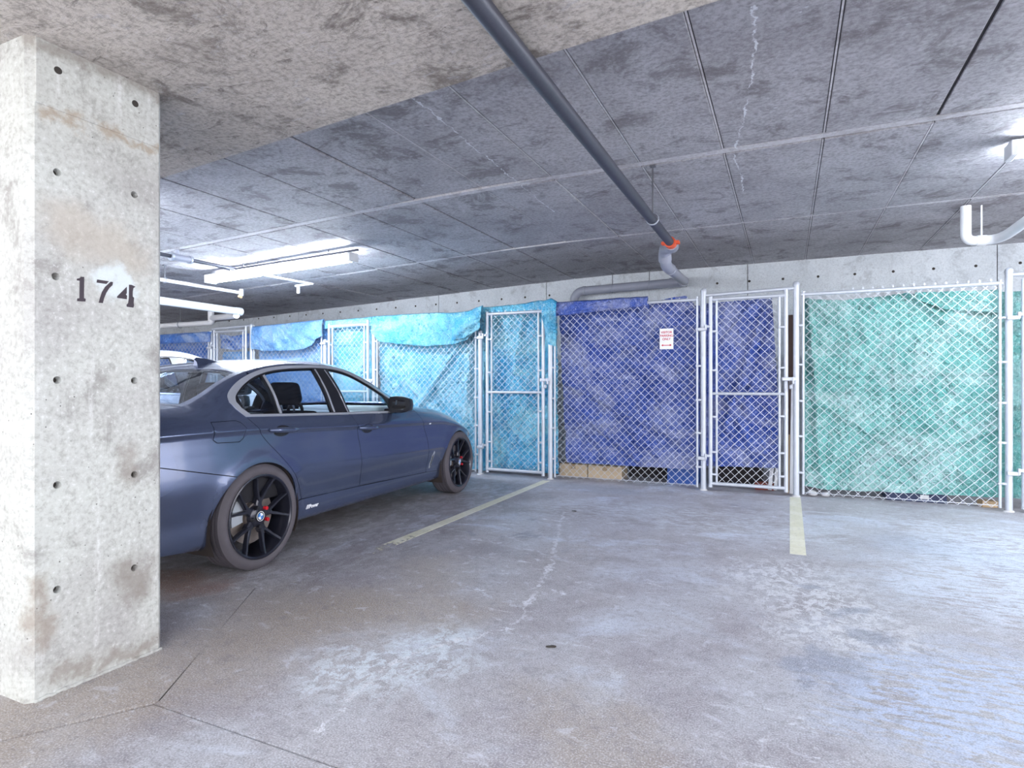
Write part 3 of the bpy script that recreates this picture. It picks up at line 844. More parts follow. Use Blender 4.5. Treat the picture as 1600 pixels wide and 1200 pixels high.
# cyan gate
c = empty('tarpaulin', (0, 0, 0), 0, 'rippled cyan tarpaulin hung behind the gate left of the royal blue panel', 'tarp')
sheet('sheet', -3.60, -2.55, lin((-3.6, .03), (-2.55, .05)), lin((-3.6, 2.10), (-3.0, 2.11), (-2.55, 2.15)), M['t_cyan'], c,
      folds=[((-3.0, 2.05), (-3.12, 1.3), .06, .04), ((-2.8, 1.9), (-2.78, .3), .06, .04), ((-3.4, 1.6), (-3.3, .2), .07, .03), ((-3.35, 1.05), (-2.75, 1.05), .05, .03), ((-3.1, .8), (-3.2, .1), .08, .04)],
      seed=21, amp=.045, base=.05, waves=[(11, 0, .05, .08)])
flap('flap', -3.60, -2.60, lin((-3.6, 2.04), (-2.6, 2.05)), lin((-3.6, 2.13), (-3.1, 2.135), (-2.75, 2.17), (-2.6, 2.15)), M['t_cyan'], c, seed=23, amp=.012, yfront=.02, back=.09)
flap('corner_fold', -2.68, -2.50, lin((-2.68, 1.95), (-2.6, 1.63), (-2.5, 1.60)), lin((-2.68, 2.15), (-2.58, 2.175), (-2.5, 2.13)), M['t_cyan'], c, seed=24, amp=.03, yfront=-.07, step=.012, folds=[((-2.6, 2.1), (-2.56, 1.6), .03, .03)])
# pale cyan panel
p_ = empty('tarpaulin', (0, 0, 0), 0, 'pale cyan tarpaulin with a drooping flap behind the sedan bonnet', 'tarp')
sheet('sheet', -5.22, -3.56, lin((-5.22, .04), (-3.56, .04)), lin((-5.22, 2.04), (-3.56, 2.04)), M['t_pale'], p_,
      folds=[((-3.95, 1.6), (-4.5, .9), .07, .05), ((-3.72, 1.7), (-3.85, .3), .08, .06), ((-5.0, 1.6), (-4.6, .7), .06, .03), ((-4.8, 1.2), (-4.1, .6), .06, .03), ((-3.8, 1.2), (-3.6, .2), .06, .03)], seed=31, amp=.05, base=.055)
flap('flap', -5.24, -3.60, lin((-5.24, 1.86), (-5.1, 1.74), (-4.4, 1.66), (-3.9, 1.67), (-3.72, 1.72), (-3.6, 1.83)), lin((-5.24, 2.09), (-4.2, 2.09), (-3.9, 2.07), (-3.7, 2.09), (-3.6, 2.13)), M['t_pale'], p_, seed=33, amp=.03,
     folds=[((-5.2, 2.05), (-4.6, 1.7), .06, .03), ((-4.4, 2.05), (-3.9, 1.68), .05, .035), ((-4.1, 2.05), (-3.8, 1.7), .04, .03), ((-3.95, 1.95), (-3.65, 2.0), .05, .04)], yfront=-.05)
flap('bunched_corner', -3.92, -3.50, lin((-3.92, 1.72), (-3.75, 1.74), (-3.5, 1.86)), lin((-3.92, 1.98), (-3.7, 2.08), (-3.5, 2.145)), M['t_cyan'], p_, seed=35, amp=.05, yfront=-.09, step=.014,
     folds=[((-3.9, 1.95), (-3.6, 2.05), .04, .05), ((-3.85, 1.78), (-3.55, 1.95), .04, .05)])
# narrow pale gate
q_ = empty('tarpaulin', (0, 0, 0), 0, 'narrow pale blue tarpaulin on the gate above the sedan roof', 'tarp')
sheet('sheet', -6.10, -5.27, lin((-6.1, .05), (-5.27, .05)), lin((-6.1, 2.02), (-5.27, 2.03)), M['t_pale'], q_, folds=[((-5.95, 1.7), (-5.75, .8), .06, .04), ((-5.45, 1.7), (-5.6, .8), .06, .04), ((-5.95, 1.72), (-5.4, 1.75), .03, .03)], seed=41, amp=.045, base=.05)
flap('flap', -6.12, -5.29, lin((-6.12, 1.96), (-5.29, 1.97)), lin((-6.12, 2.07), (-5.29, 2.09)), M['t_pale'], q_, seed=43, amp=.012, yfront=.0, back=.09)
# sky blue panel
s_ = empty('tarpaulin', (0, 0, 0), 0, 'pale blue tarpaulin draped over the fence behind the sedan roof', 'tarp')
sheet('sheet', -7.56, -6.15, lin((-7.56, .05), (-6.15, .05)), lin((-7.56, 2.02), (-6.15, 2.02)), M['t_sky'], s_, seed=51, amp=.045, base=.05)
flap('flap', -7.55, -6.12, lin((-7.55, 1.70), (-7.2, 1.66), (-6.6, 1.66), (-6.4, 1.68), (-6.15, 1.85)), lin((-7.55, 2.04), (-6.9, 2.06), (-6.12, 2.09)), M['t_sky'], s_, seed=53, amp=.03,
     folds=[((-7.5, 2.0), (-7.0, 1.7), .05, .03), ((-6.9, 2.04), (-6.4, 1.68), .05, .035), ((-6.7, 2.04), (-6.2, 1.8), .04, .03), ((-7.1, 2.0), (-7.0, 1.68), .03, .02)], yfront=-.05)
# far gate and far panel
f_ = empty('tarpaulin', (0, 0, 0), 0, 'blue tarpaulin sagging inside the far left gate', 'tarp')
sheet('sheet', -8.40, -7.68, lin((-8.4, 1.74), (-8.05, 1.70), (-7.68, 1.74)), lin((-8.4, 1.97), (-8.15, 1.93), (-7.68, 1.97)), M['t_deep'], f_, seed=61, amp=.04, base=.05)
sheet('lower_sheet', -8.40, -7.68, lin((-8.4, .002), (-7.68, .002)), lin((-8.4, 1.68), (-7.68, 1.68)), M['t_sky'], f_, seed=63, amp=.05, base=.09)
d_ = empty('tarpaulin', (0, 0, 0), 0, 'deep blue tarpaulin at the far left over the white car', 'tarp')
sheet('sheet', -10.24, -8.5, lin((-10.24, .05), (-8.5, .05)), lin((-10.24, 1.95), (-8.5, 1.95)), M['t_deep'], d_, seed=71, amp=.05, base=.05)
flap('flap', -10.26, -8.46, lin((-10.26, 1.84), (-8.46, 1.84)), lin((-10.26, 1.99), (-8.46, 2.0)), M['t_deep'], d_, seed=73, amp=.02)

# ------------------------------------------------------------------ things kept in the lockers and on the mesh
def box_thing(name, x, y, sx, sy, sz, rz, label, cat, m1, m2=None, z=0, group=None):
    root = empty(name, (x, y, z), rz, label, cat, group)
    bm = bmesh.new(); bx(bm, -sx / 2, sx / 2, -sy / 2, sy / 2, 0, sz, .004); obj('body', bm, M[m1], root)
    if m2:
        bm = bmesh.new(); bx(bm, -.03, .03, -sy / 2 - .0015, sy / 2 + .0015, sz * .6, sz + .0015, 0); bx(bm, -sx / 2 - .001, sx / 2 + .001, -.004, .004, sz + .0, sz + .001, 0); obj('tape', bm, M[m2], root)
    return root
box_thing('cardboard_box', -2.42, 7.22, .36, .30, .155, 0, 'left low brown cardboard box under the big royal blue tarp', 'box', 'card', 'tape')
box_thing('cardboard_box', -2.015, 7.22, .42, .30, .155, .01, 'right low brown cardboard box under the big royal blue tarp', 'box', 'card', 'tape')
def crate(name, x, y, sx, sy, sz, label, m):
    root = empty(name, (x, y, 0), 0, label, 'bin')
    bm = bmesh.new()
    t = .012
    bx(bm, -sx / 2, sx / 2, -sy / 2, sy / 2, 0, t); bx(bm, -sx / 2, sx / 2, -sy / 2, -sy / 2 + t, t, sz); bx(bm, -sx / 2, sx / 2, sy / 2 - t, sy / 2, t, sz)
    bx(bm, -sx / 2, -sx / 2 + t, -sy / 2 + t, sy / 2 - t, t, sz); bx(bm, sx / 2 - t, sx / 2, -sy / 2 + t, sy / 2 - t, t, sz)
    obj('body', bm, M[m], root)
    bm = bmesh.new(); bx(bm, -sx / 2 - .012, sx / 2 + .012, -sy / 2 - .012, sy / 2 + .012, sz, sz + .018, .004); obj('lid', bm, M[m], root)
    return root
crate('storage_bin', -1.09, 7.25, .34, .42, .32, 'blue plastic storage bin under the right end of the big royal blue tarp', 'bin')
crate('storage_bin', -1.55, 7.55, .46, .42, .30, 'black storage bin in the shade under the big royal blue tarp', 'dark')
crate('storage_bin', 1.15, 7.15, .5, .4, .11, 'navy storage bin low behind the hem of the green tarp', 'navy')
crate('storage_bin', -.5, 7.5, .5, .5, .24, 'black storage bin in the shade behind the royal blue gate', 'dark')
box_thing('label_card', 1.22, 6.945, .07, .004, .04, 0, 'white paper label propped before the navy bin', 'label', 'white', z=.03)
box_thing('wooden_block', 1.72, 6.95, .14, .10, .06, .2, 'orange brown wooden block at the right end of the green tarp', 'block', 'wood')
box_thing('red_tray', -.22, 7.1, .2, .15, .07, .1, 'rusty red tray on the floor behind the royal blue gate', 'tray', 'rust')
def stick(p0, p1, w, label, m, cat='board'):
    p0, p1 = Vector(p0), Vector(p1); d = (p1 - p0); L = d.length
    q = d.to_track_quat('Z', 'Y').to_matrix().to_4x4()
    bm = bmesh.new(); bx(bm, -w / 2, w / 2, -.009, .009, 0, L, .002, Matrix.Translation(p0) @ q)
    o = obj('leaning_board', bm, M[m]); tag(o, label, cat)
stick((-.165, 6.98, .012), (-.06, 7.2, 1.22), .035, 'left white batten leaning behind the latch of the royal blue gate', 'white')
stick((-.11, 6.99, .012), (-.03, 7.22, 1.0), .03, 'right white batten leaning behind the latch of the royal blue gate', 'white')
stick((.045, 6.84, .012), (.06, 6.90, 1.15), .03, 'white batten standing between the gate and the post left of the green tarp', 'white')
stick((.03, 7.0, .012), (.035, 7.12, 1.9), .09, 'brown board standing behind the post left of the green tarp', 'brown')
stick((.01, 6.86, .012), (.02, 6.92, .62), .025, 'bare wooden batten standing at the foot of the post', 'wood')
for i, (x, y, s, lab) in enumerate(((.24, 6.86, .05, 'pale stone under the left hem of the green tarp'), (.36, 6.87, .04, 'second pale stone under the hem of the green tarp'))):
    bm = bmesh.new(); bmesh.ops.create_icosphere(bm, subdivisions=3, radius=s)
    for v in bm.verts:
        v.co *= 1 + .25 * noise.noise(v.co * 22 + Vector((i * 5, 0, 0))); v.co.z *= .6
    mz = min(v.co.z for v in bm.verts)
    o = obj('stone', bm, M['stone'], None, True, (x, y, -mz)); tag(o, lab, 'stone')
for x, y, rz, lab in ((-1.74, 5.12, .1, 'small dark chip lying on the floor before the royal blue tarp'), (-.93, 2.43, .5, 'small dark twig lying on the open floor')):
    bm = bmesh.new(); bmesh.ops.create_icosphere(bm, subdivisions=2, radius=.02)
    for v in bm.verts:
        v.co.x *= 1.3; v.co.y *= .45; v.co.z *= .22; v.co *= 1 + .3 * noise.noise(v.co * 60)
    mz = min(v.co.z for v in bm.verts)
    o = obj('debris_chip', bm, M['hole'], None, False, (x, y, -mz)); o.rotation_euler = (0, 0, rz); tag(o, lab, 'debris')

# sign
sg = empty('parking_sign', (-1.212, FY - .022, 1.655), 0, 'small white parking sign with red print wired to the mesh', 'sign')
bm = bmesh.new(); bx(bm, -.075, .075, -.002, .002, -.115, .115, .001); obj('plate', bm, M['white'], sg)
def text(name, body, size, loc, parent, mat, rot=(PI / 2, 0, 0), ext=.0006, shear=0.0, align='CENTER', bold=0.0):
    cu = bpy.data.curves.new(name, 'FONT'); cu.body = body; cu.size = size; cu.align_x = align; cu.align_y = 'CENTER'; cu.extrude = ext; cu.shear = shear; cu.offset = bold
    tmp = bpy.data.objects.new(name, cu); COL.objects.link(tmp)
    dg = bpy.context.evaluated_depsgraph_get()
    me = bpy.data.meshes.new_from_object(tmp.evaluated_get(dg))
    bpy.data.objects.remove(tmp)
    me.materials.clear(); me.materials.append(mat)
    o = bpy.data.objects.new(name, me); COL.objects.link(o)
    o.parent = parent; o.location = loc; o.rotation_euler = rot
    return o
for body, z in (('VISITOR', .072), ('PARKING', .034), ('ONLY', -.004)):
    text('lettering', body, .034, (0, -.0028, z), sg, M['sign_red'], bold=.0006)
bm = bmesh.new()
bx(bm, -.038, .038, -.0032, -.0018, -.075, -.067)
for s in (-1, 1):
    a = [bm.verts.new((s * xx, yy, -.071 + zz)) for yy in (-.0032, -.0018) for xx, zz in ((.036, -.013), (.058, 0), (.036, .013))]
    bm.faces.new(a[:3]); bm.faces.new(a[3:])
    for i in range(3): bm.faces.new((a[i], a[(i + 1) % 3], a[3 + (i + 1) % 3], a[3 + i]))
obj('double_arrow', bm, M['sign_red'], sg)
bm = bmesh.new()
for x in (-.06, .06): tube_path(bm, [(x, -.003, .105), (x, .02, .107)], .002, 6)
obj('wire_tie', bm, M['wire'], sg)

# ------------------------------------------------------------------ pipes
def pipe_thing(name, label, cat='pipe'): return empty(name, (0, 0, 0), 0, label, cat)
dp = pipe_thing('drain_pipe', 'long dark drain pipe under the ceiling with an orange coupling, turning down to the wall')
pa = Vector((-.885, .0, 2.362)); pe = Vector((-.905, 5.24, 2.362))
tube('iron_run', [pa, pe], .036, M['pipe_dark'], dp, 20)
o = tube('coupling', [(-.905, 5.16, 2.362), (-.905, 5.27, 2.362)], .047, M['orange'], dp, 20)
bm = bmesh.new()
for k in (0, 1): bx(bm, -.905 - .075, -.905 + .075, 5.19 + k * .04 - .008, 5.19 + k * .04 + .012, 2.35, 2.375, .003)
obj('coupling_bolt', bm, M['orange'], dp)
gp = [(-.905, 5.24, 2.362), (-.925, 5.42, 2.375), (-.985, 5.60, 2.41), (-1.04, 5.70, 2.425), (-1.06, 5.78, 2.405), (-1.065, 5.84, 2.35), (-1.07, 5.92, 2.318), (-1.085, 6.10, 2.325), (-1.25, 8.25, 2.536), (-1.27, 8.40, 2.556)]
tube('grey_offset', gp, .055, M['pipe_grey'], dp, 20)
tube('grey_offset_collar', [(-1.061, 5.80, 2.40), (-1.066, 5.845, 2.345)], .062, M['pipe_grey'], dp, 20)
tube('grey_offset_collar', [(-1.10, 6.30, 2.345), (-1.105, 6.36, 2.35)], .061, M['pipe_grey'], dp, 20)
wp = arc_corner([(-1.24, 8.40, 2.556), (-2.78, 8.40, 2.525), (-2.86, 8.40, 2.44), (-2.87, 8.40, 2.05)], .11, 8)
tube('wall_run', wp, .062, M['pipe_grey'], dp, 20)
tube('wall_elbow', arc_corner([(-1.47, 8.40, 2.556), (-1.28, 8.40, 2.556), (-1.25, 8.2, 2.53)], .12, 8), .068, M['pipe_grey'], dp, 20)
for x in (-1.44, -2.70):
    zz = 2.556 + (x + 1.2) * .0196
    tube('collar', [(x - .02, 8.40, zz), (x + .02, 8.40, zz)], .070, M['pipe_grey'], dp, 20)
def clamp_hanger(root, x, y, z, r, ztop, axis, mat='hanger'):
    bm = bmesh.new()
    pts = []
    for k in range(25):
        a = 2 * PI * k / 24
        pts.append((x + (r * math.cos(a) if axis == 'Y' else 0), y + (r * math.cos(a) if axis == 'X' else 0), z + r * math.sin(a)))
    tube_path(bm, pts, .006, 6)
    obj('hanger_ring', bm, M[mat], root, True)
    tube('hanger_rod', [(x, y, z + r), (x, y, ztop)], .006, M['rod'], root, 8)
    bm = bmesh.new(); bx(bm, x - .02, x + .02, y - .02, y + .02, ztop - .012, ztop, .003); obj('ceiling_plate', bm, M['rod'], root)
clamp_hanger(dp, -.893, 4.40, 2.362, .042, ceil_z(-.9), 'Y')
for x in (-1.75, -2.28):
    clamp_hanger(dp, x, 8.40, 2.556 + (x + 1.2) * .0196, .066, 2.755, 'X')

wpipe = pipe_thing('white_pipe', 'white drain pipe dropping from the ceiling at the right, bent toward the viewer')
P = arc_corner([(1.47, 6.60, 2.76), (1.47, 6.60, 2.44), (1.68, 6.60, 2.435), (1.72, 6.45, 2.435), (1.74, 2.6, 2.47)], .07, 6)
tube('pipe_run', P, .042, M['pipe_white'], wpipe, 18)
tube('hanger_rod', [(1.585, 6.60, 2.47), (1.585, 6.60, 2.752)], .007, M['pipe_white'], wpipe, 8)
tube('hanger_shoe', [(1.55, 6.60, 2.438), (1.62, 6.60, 2.436)], .047, M['pipe_white'], wpipe, 18)

sp = pipe_thing('sprinkler_pipe', 'dark sprinkler pipe with a clamped tee under the far left ceiling')
tube('main_run', [(-6.05, 3.2, 2.53), (-6.0, 5.10, 2.53)], .021, M['pipe_dark'], sp, 12)
tube('tee_body', [(-6.03, 4.28, 2.53), (-6.02, 4.52, 2.53)], .036, M['pipe_grey'], sp, 14)
tube('tee_riser', [(-6.03, 4.36, 2.53), (-6.03, 4.36, ceil_z(-6.03))], .022, M['pipe_grey'], sp, 12)
for y in (4.29, 4.51): tube('clamp', [(-6.025, y - .012, 2.53), (-6.025, y + .012, 2.53)], .046, M['hanger'], sp, 14)
tube('coupling', [(-6.01, 4.95, 2.53), (-6.01, 5.0, 2.53)], .028, M['pipe_dark'], sp, 12)
tube('branch_run', [(-6.0, 5.08, 2.53), (-4.15, 5.08, 2.585)], .012, M['pipe_dark'], sp, 10)
tube('hanger_rod', [(-5.86, 5.08, 2.53), (-5.86, 5.08, ceil_z(-5.86) + .004)], .006, M['rod'], sp, 6)
w2 = pipe_thing('white_sprinkler_line', 'thin white pipe with a brass end under the far left ceiling')
tube('pipe_run', [(-6.80, 3.0, 2.40), (-6.77, 5.86, 2.40)], .022, M['pipe_white'], w2, 12)
tube('end_tee', [(-6.77, 5.84, 2.36), (-6.77, 5.84, 2.45)], .028, M['pipe_white'], w2, 12)
tube('brass_plug', [(-6.77, 5.80, 2.355), (-6.77, 5.84, 2.34)], .022, M['wood'], w2, 10)
clamp_hanger(w2, -6.79, 4.75, 2.40, .030, ceil_z(-6.79) + .004, 'Y')
w3 = pipe_thing('sprinkler_drop', 'short white sprinkler pipe with a hanging head beyond the lit lamp')
tube('pipe_run', [(-5.68, 4.9, 2.45), (-5.575, 5.92, 2.45)], .014, M['pipe_white'], w3, 10)
tube('cross_arm', [(-5.575, 5.90, 2.45), (-5.85, 5.90, 2.44)], .014, M['pipe_white'], w3, 10)
tube('drop_head', [(-5.80, 5.90, 2.44), (-5.80, 5.90, 2.36), (-5.80, 5.90, 2.34)], .02, M['pipe_white'], w3, 10)
tube('hanger_rod', [(-5.66, 5.1, 2.45), (-5.66, 5.1, ceil_z(-5.66) + .004)], .005, M['rod'], w3, 6)
w4 = pipe_thing('white_drain_pipe', 'thick white drain pipe with a tee hung low at the far left')
tube('pipe_run', [(-7.08, 2.8, 2.20), (-7.17, 6.15, 2.20)], .052, M['pipe_white'], w4, 16)
tube('end_cap', [(-7.168, 6.10, 2.20), (-7.172, 6.18, 2.20)], .058, M['pipe_white'], w4, 16)
tube('vent_riser', [(-8.83, 7.0, 2.22), (-8.83, 7.0, ceil_z(-8.83) + .01)], .05, M['pipe_white'], w4, 14)
tube('lower_run', arc_corner([(-7.17, 6.10, 2.14), (-8.80, 7.0, 2.27), (-8.80, 7.0, 2.19), (-12.5, 7.0, 2.19)], .08, 5), .045, M['pipe_white'], w4, 14)
for x in (-9.6,): clamp_hanger(w4, x, 7.0, 2.19, .055, ceil_z(x) + .004, 'X')
clamp_hanger(w4, -7.10, 4.4, 2.20, .058, ceil_z(-7.1) + .004, 'Y')

# ------------------------------------------------------------------ lamps
def strip_lamp(x0, x1, y, z0, z1, label, rods=True):
    root = empty('fluorescent_lamp', ((x0 + x1) / 2, y, (z0 + z1) / 2), 0, label, 'lamp')
    L = x1 - x0; h = (z1 - z0)
    R = Matrix.Rotation(-math.atan2(h, L), 4, 'Y')
    bm = bmesh.new(); bx(bm, -L / 2, L / 2, -.055, .055, .03, .075, .006, R)
    for s in (-1, 1): bx(bm, s * L / 2 - .02, s * L / 2 + .02, -.075, .075, -.03, .07, .005, R)
    obj('housing', bm, M['lamp_white'], root)
    for s in (-1, 1):
        bm = bmesh.new(); tube_path(bm, [R @ Vector((-L / 2 + .02, s * .05, 0)), R @ Vector((L / 2 - .02, s * .05, 0))], .018, 10)
        obj('tube', bm, M['tube'], root, True)
    bm = bmesh.new()
    for q in (-.35, .35):
        p = R @ Vector((q * L, 0, .07))
        xw = (x0 + x1) / 2 + p.x
        tube_path(bm, [(p.x, 0, p.z), (p.x, 0, ceil_z(xw) - (z0 + z1) / 2 + .004)], .006, 6)
    obj('hanger_rod', bm, M['rod'], root)
    return root
strip_lamp(-6.62, -4.36, 5.24, 2.455, 2.535, 'lit fluorescent lamp under the far left ceiling')
strip_lamp(1.34, 3.75, 4.92, 2.66, 2.66, 'lit fluorescent lamp at the right edge of the ceiling')
strip_lamp(-6.95, -4.70, 2.78, 2.45, 2.535, 'added unseen fluorescent lamp behind the pillar, nearer than the lit far left lamp')  # unseen lamp, added to brighten the left bay and ceiling
strip_lamp(-1.2, 1.2, -1.4, 2.62, 2.62, 'fluorescent lamp behind the viewer')
# ------------------------------------------------------------------ cars
def pchip_rows(X,Y,x):
    # X,Y (N,K) ascending, x (N,)
    h=np.diff(X,axis=1);h=np.maximum(h,1e-6);d=np.diff(Y,axis=1)/h
    m=np.zeros_like(Y)
    a,b=d[:,:-1],d[:,1:];w1=2*h[:,1:]+h[:,:-1];w2=h[:,1:]+2*h[:,:-1]
    ok=(a*b)>0
    with np.errstate(all='ignore'):
        hm=(w1+w2)/(w1/a+w2/b)
    m[:,1:-1]=np.where(ok,hm,0)
    m[:,0]=d[:,0];m[:,-1]=d[:,-1]
    K=X.shape[1]
    i=np.clip((X<=x[:,None]).sum(1)-1,0,K-2)
    r=np.arange(len(x));hh=h[r,i];t=np.clip((x-X[r,i])/hh,0,1)
    h00=2*t**3-3*t**2+1;h10=t**3-2*t**2+t;h01=-2*t**3+3*t**2;h11=t**3-t**2
    return h00*Y[r,i]+h10*hh*m[r,i]+h01*Y[r,i+1]+h11*hh*m[r,i+1]
def tab(pts):
    P=np.array(pts,float)
    def f(x):
        x=np.atleast_1d(np.asarray(x,float)).ravel()
        n=len(x)
        return pchip_rows(np.repeat(P[None,:,0],n,0),np.repeat(P[None,:,1],n,0),x)
    return f
W_=tab([(-1.04,.60),(-.99,.72),(-.9,.79),(-.75,.845),(-.5,.88),(-.2,.897),(.1,.897),(.6,.886),(1.4,.888),(2.2,.893),(2.7,.9),(2.95,.885),(3.15,.835),(3.35,.70),(3.48,.52),(3.55,.28),(3.58,.08)])
ZE_=tab([(-1.04,0.96),(-0.95,0.985),(-0.7,1),(-0.4,1.02),(-0.25,1.07),(-0.05,1.165),(0.15,1.235),(0.35,1.278),(0.65,1.302),(0.95,1.298),(1.2,1.268),(1.45,1.19),(1.7,1.082),(1.9,0.99),(2.03,0.94),(2.18,0.918),(2.4,0.9),(2.7,0.845),(2.95,0.775),(3.15,0.7),(3.35,0.64),(3.5,0.585),(3.58,0.54)])
YE_=tab([(-1.04,0.5),(-0.95,0.62),(-0.7,0.68),(-0.4,0.685),(-0.25,0.66),(-0.05,0.625),(0.15,0.605),(0.35,0.6),(0.65,0.6),(0.95,0.605),(1.2,0.61),(1.45,0.63),(1.7,0.66),(1.9,0.69),(2.03,0.71),(2.18,0.72),(2.4,0.735),(2.7,0.74),(2.95,0.715),(3.15,0.65),(3.35,0.52),(3.48,0.37),(3.55,0.17),(3.58,0.03)])
ZB_=tab([(-1.04,.88),(-.7,.94),(-.4,.955),(-.1,.948),(.4,.933),(.9,.918),(1.5,.903),(1.9,.892),(2.15,.88),(2.4,.855),(2.7,.795),(2.95,.72),(3.15,.65),(3.35,.59),(3.58,.49)])
ZC_=tab([(-1.04,.83),(-.7,.868),(-.4,.872),(0,.866),(.25,.853),(1.2,.815),(2.0,.79),(2.4,.775),(2.7,.73),(2.95,.66),(3.15,.60),(3.35,.545),(3.58,.45)])
ZTOP_=tab([(-1.04,0.975),(-0.9,1.015),(-0.7,1.03),(-0.42,1.045),(-0.15,1.135),(0.05,1.21),(0.2,1.262),(0.4,1.307),(0.75,1.347),(1.1,1.358),(1.4,1.33),(1.65,1.25),(1.95,1.105),(2.18,0.99),(2.32,0.95),(2.6,0.918),(3,0.835),(3.3,0.74),(3.45,0.67),(3.54,0.6),(3.58,0.55)])
FR=np.array([0,.05,.17,.265,.30,.42,.58,.76,.90,.965,1.0])
OF=np.array([-.12,-.065,-.050,-.046,-.042,-.022,-.004,-.010,-.022,-.023,-.012])
Z0=.185
def side_y(x,z):
    x=np.atleast_1d(np.asarray(x,float)).ravel();z=np.atleast_1d(np.asarray(z,float)).ravel()
    w=W_(x);zc=ZC_(x);zb=ZB_(x);ze=ZE_(x);ye=YE_(x)
    low=np.clip((z-Z0)/.3,0,1)
    K=[];Y=[]
    for f,o in zip(FR,OF):
        K.append(Z0+(zc-Z0)*f);Y.append(w*(1)+o)
    yb=np.maximum(w-.076,ye+.01)
    K.append(zc+.012);Y.append(w-.017)
    K.append(zb);Y.append(yb)
    for t,q in ((.45,.33),(.8,.70),(.94,.88)):
        K.append(zb+(ze-zb)*t);Y.append(yb+(ye-yb)*q)
    K.append(ze);Y.append(ye)
    y=pchip_rows(np.array(K).T,np.array(Y).T,np.clip(z,Z0,ze))
    # wheel arch flares
    for xc in (0.,2.8):
        r=np.hypot(x-xc,z-.325)
        y=y+.014*np.exp(-((r-.345)/.055)**2)*np.clip((z-.2)/.15,0,1)
    return y
def top_z(x,y):
    x=np.atleast_1d(np.asarray(x,float)).ravel();y=np.abs(np.atleast_1d(np.asarray(y,float)).ravel())
    ye=YE_(x);ze=ZE_(x);zt=ZTOP_(x)
    t=np.clip(y/np.maximum(ye,.01),0,1)
    K=np.array([0,.35,.7,.9,1.0]);Q=np.array([1,.93,.62,.25,0.])
    n=len(x)
    q=pchip_rows(np.repeat(K[None],n,0),np.repeat(Q[None],n,0),t)
    return ze+(zt-ze)*q

def inside(p, poly):
    x, y = p; c = False; n = len(poly); j = n - 1
    for i in range(n):
        xi, yi = poly[i]; xj, yj = poly[j]
        if (yi > y) != (yj > y) and x < (xj - xi) * (y - yi) / (yj - yi) + xi: c = not c
        j = i
    return c
def resample(poly, step):
    out = []
    for (a, b) in zip(poly, poly[1:] + poly[:1]):
        L = math.hypot(b[0] - a[0], b[1] - a[1]); n = max(1, int(math.ceil(L / step)))
        for k in range(n): out.append((a[0] + (b[0] - a[0]) * k / n, a[1] + (b[1] - a[1]) * k / n))
    return out
def curve(pts, n=5):
    """open Catmull-Rom through pts"""
    P = [pts[0]] + list(pts) + [pts[-1]]; out = []
    for i in range(1, len(P) - 2):
        p0, p1, p2, p3 = P[i - 1], P[i], P[i + 1], P[i + 2]
        for k in range(n):
            t = k / n
            out.append(tuple(.5 * (2 * p1[j] + (p2[j] - p0[j]) * t + (2 * p0[j] - 5 * p1[j] + 4 * p2[j] - p3[j]) * t * t + (3 * p1[j] - p0[j] - 3 * p2[j] + p3[j]) * t ** 3) for j in (0, 1)))
    out.append(tuple(pts[-1])); return out
def arc2(cx, cz, r, a0, a1, n=28):
    return [(cx + r * math.cos(math.radians(a0 + (a1 - a0) * k / n)), cz + r * math.sin(math.radians(a0 + (a1 - a0) * k / n))) for k in range(n + 1)]
def cdt(poly, holes, step, crease=False):
    poly = resample(poly, step); holes = [resample(h, step) for h in holes]
    verts, edges = [], []
    for loop in [poly] + holes:
        o = len(verts); n = len(loop); verts += loop; edges += [(o + i, o + (i + 1) % n) for i in range(n)]
    nb = len(verts)
    B = np.array(verts)
    band = []
    if crease:
        for x in np.arange(min(v[0] for v in poly) + .004, max(v[0] for v in poly), .03):
            zc = float(ZC_(x)[0])
            for dz in (-.034, -.017, -.006, 0, .006, .017, .034):
                q = (float(x), zc + dz)
                if inside(q, poly) and not any(inside(q, h) for h in holes) and np.min((B[:, 0] - q[0]) ** 2 + (B[:, 1] - q[1]) ** 2) > .005 ** 2: verts.append(q)
    xs_ = [v[0] for v in poly]; zs_ = [v[1] for v in poly]
    gx = np.arange(min(xs_) + step * .5, max(xs_), step); gz = np.arange(min(zs_) + step * .5, max(zs_), step)
    for ix, x in enumerate(gx):
        for z in gz:
            q = (float(x), float(z) + (step * .25 if ix % 2 else 0))
            if crease and abs(q[1] - float(ZC_(q[0])[0])) < .045: continue
            if inside(q, poly) and not any(inside(q, h) for h in holes):
                if np.min((B[:, 0] - q[0]) ** 2 + (B[:, 1] - q[1]) ** 2) > (step * .45) ** 2: verts.append(q)
    V, E_, F, *_ = delaunay_2d_cdt([Vector(v) for v in verts], edges, [], 0, 1e-7)
    V = [tuple(v) for v in V]
    tris = []
    for f in F:
        c = (sum(V[i][0] for i in f) / 3, sum(V[i][1] for i in f) / 3)
        if inside(c, poly) and not any(inside(c, h) for h in holes): tris.append(list(f))
    return V, tris

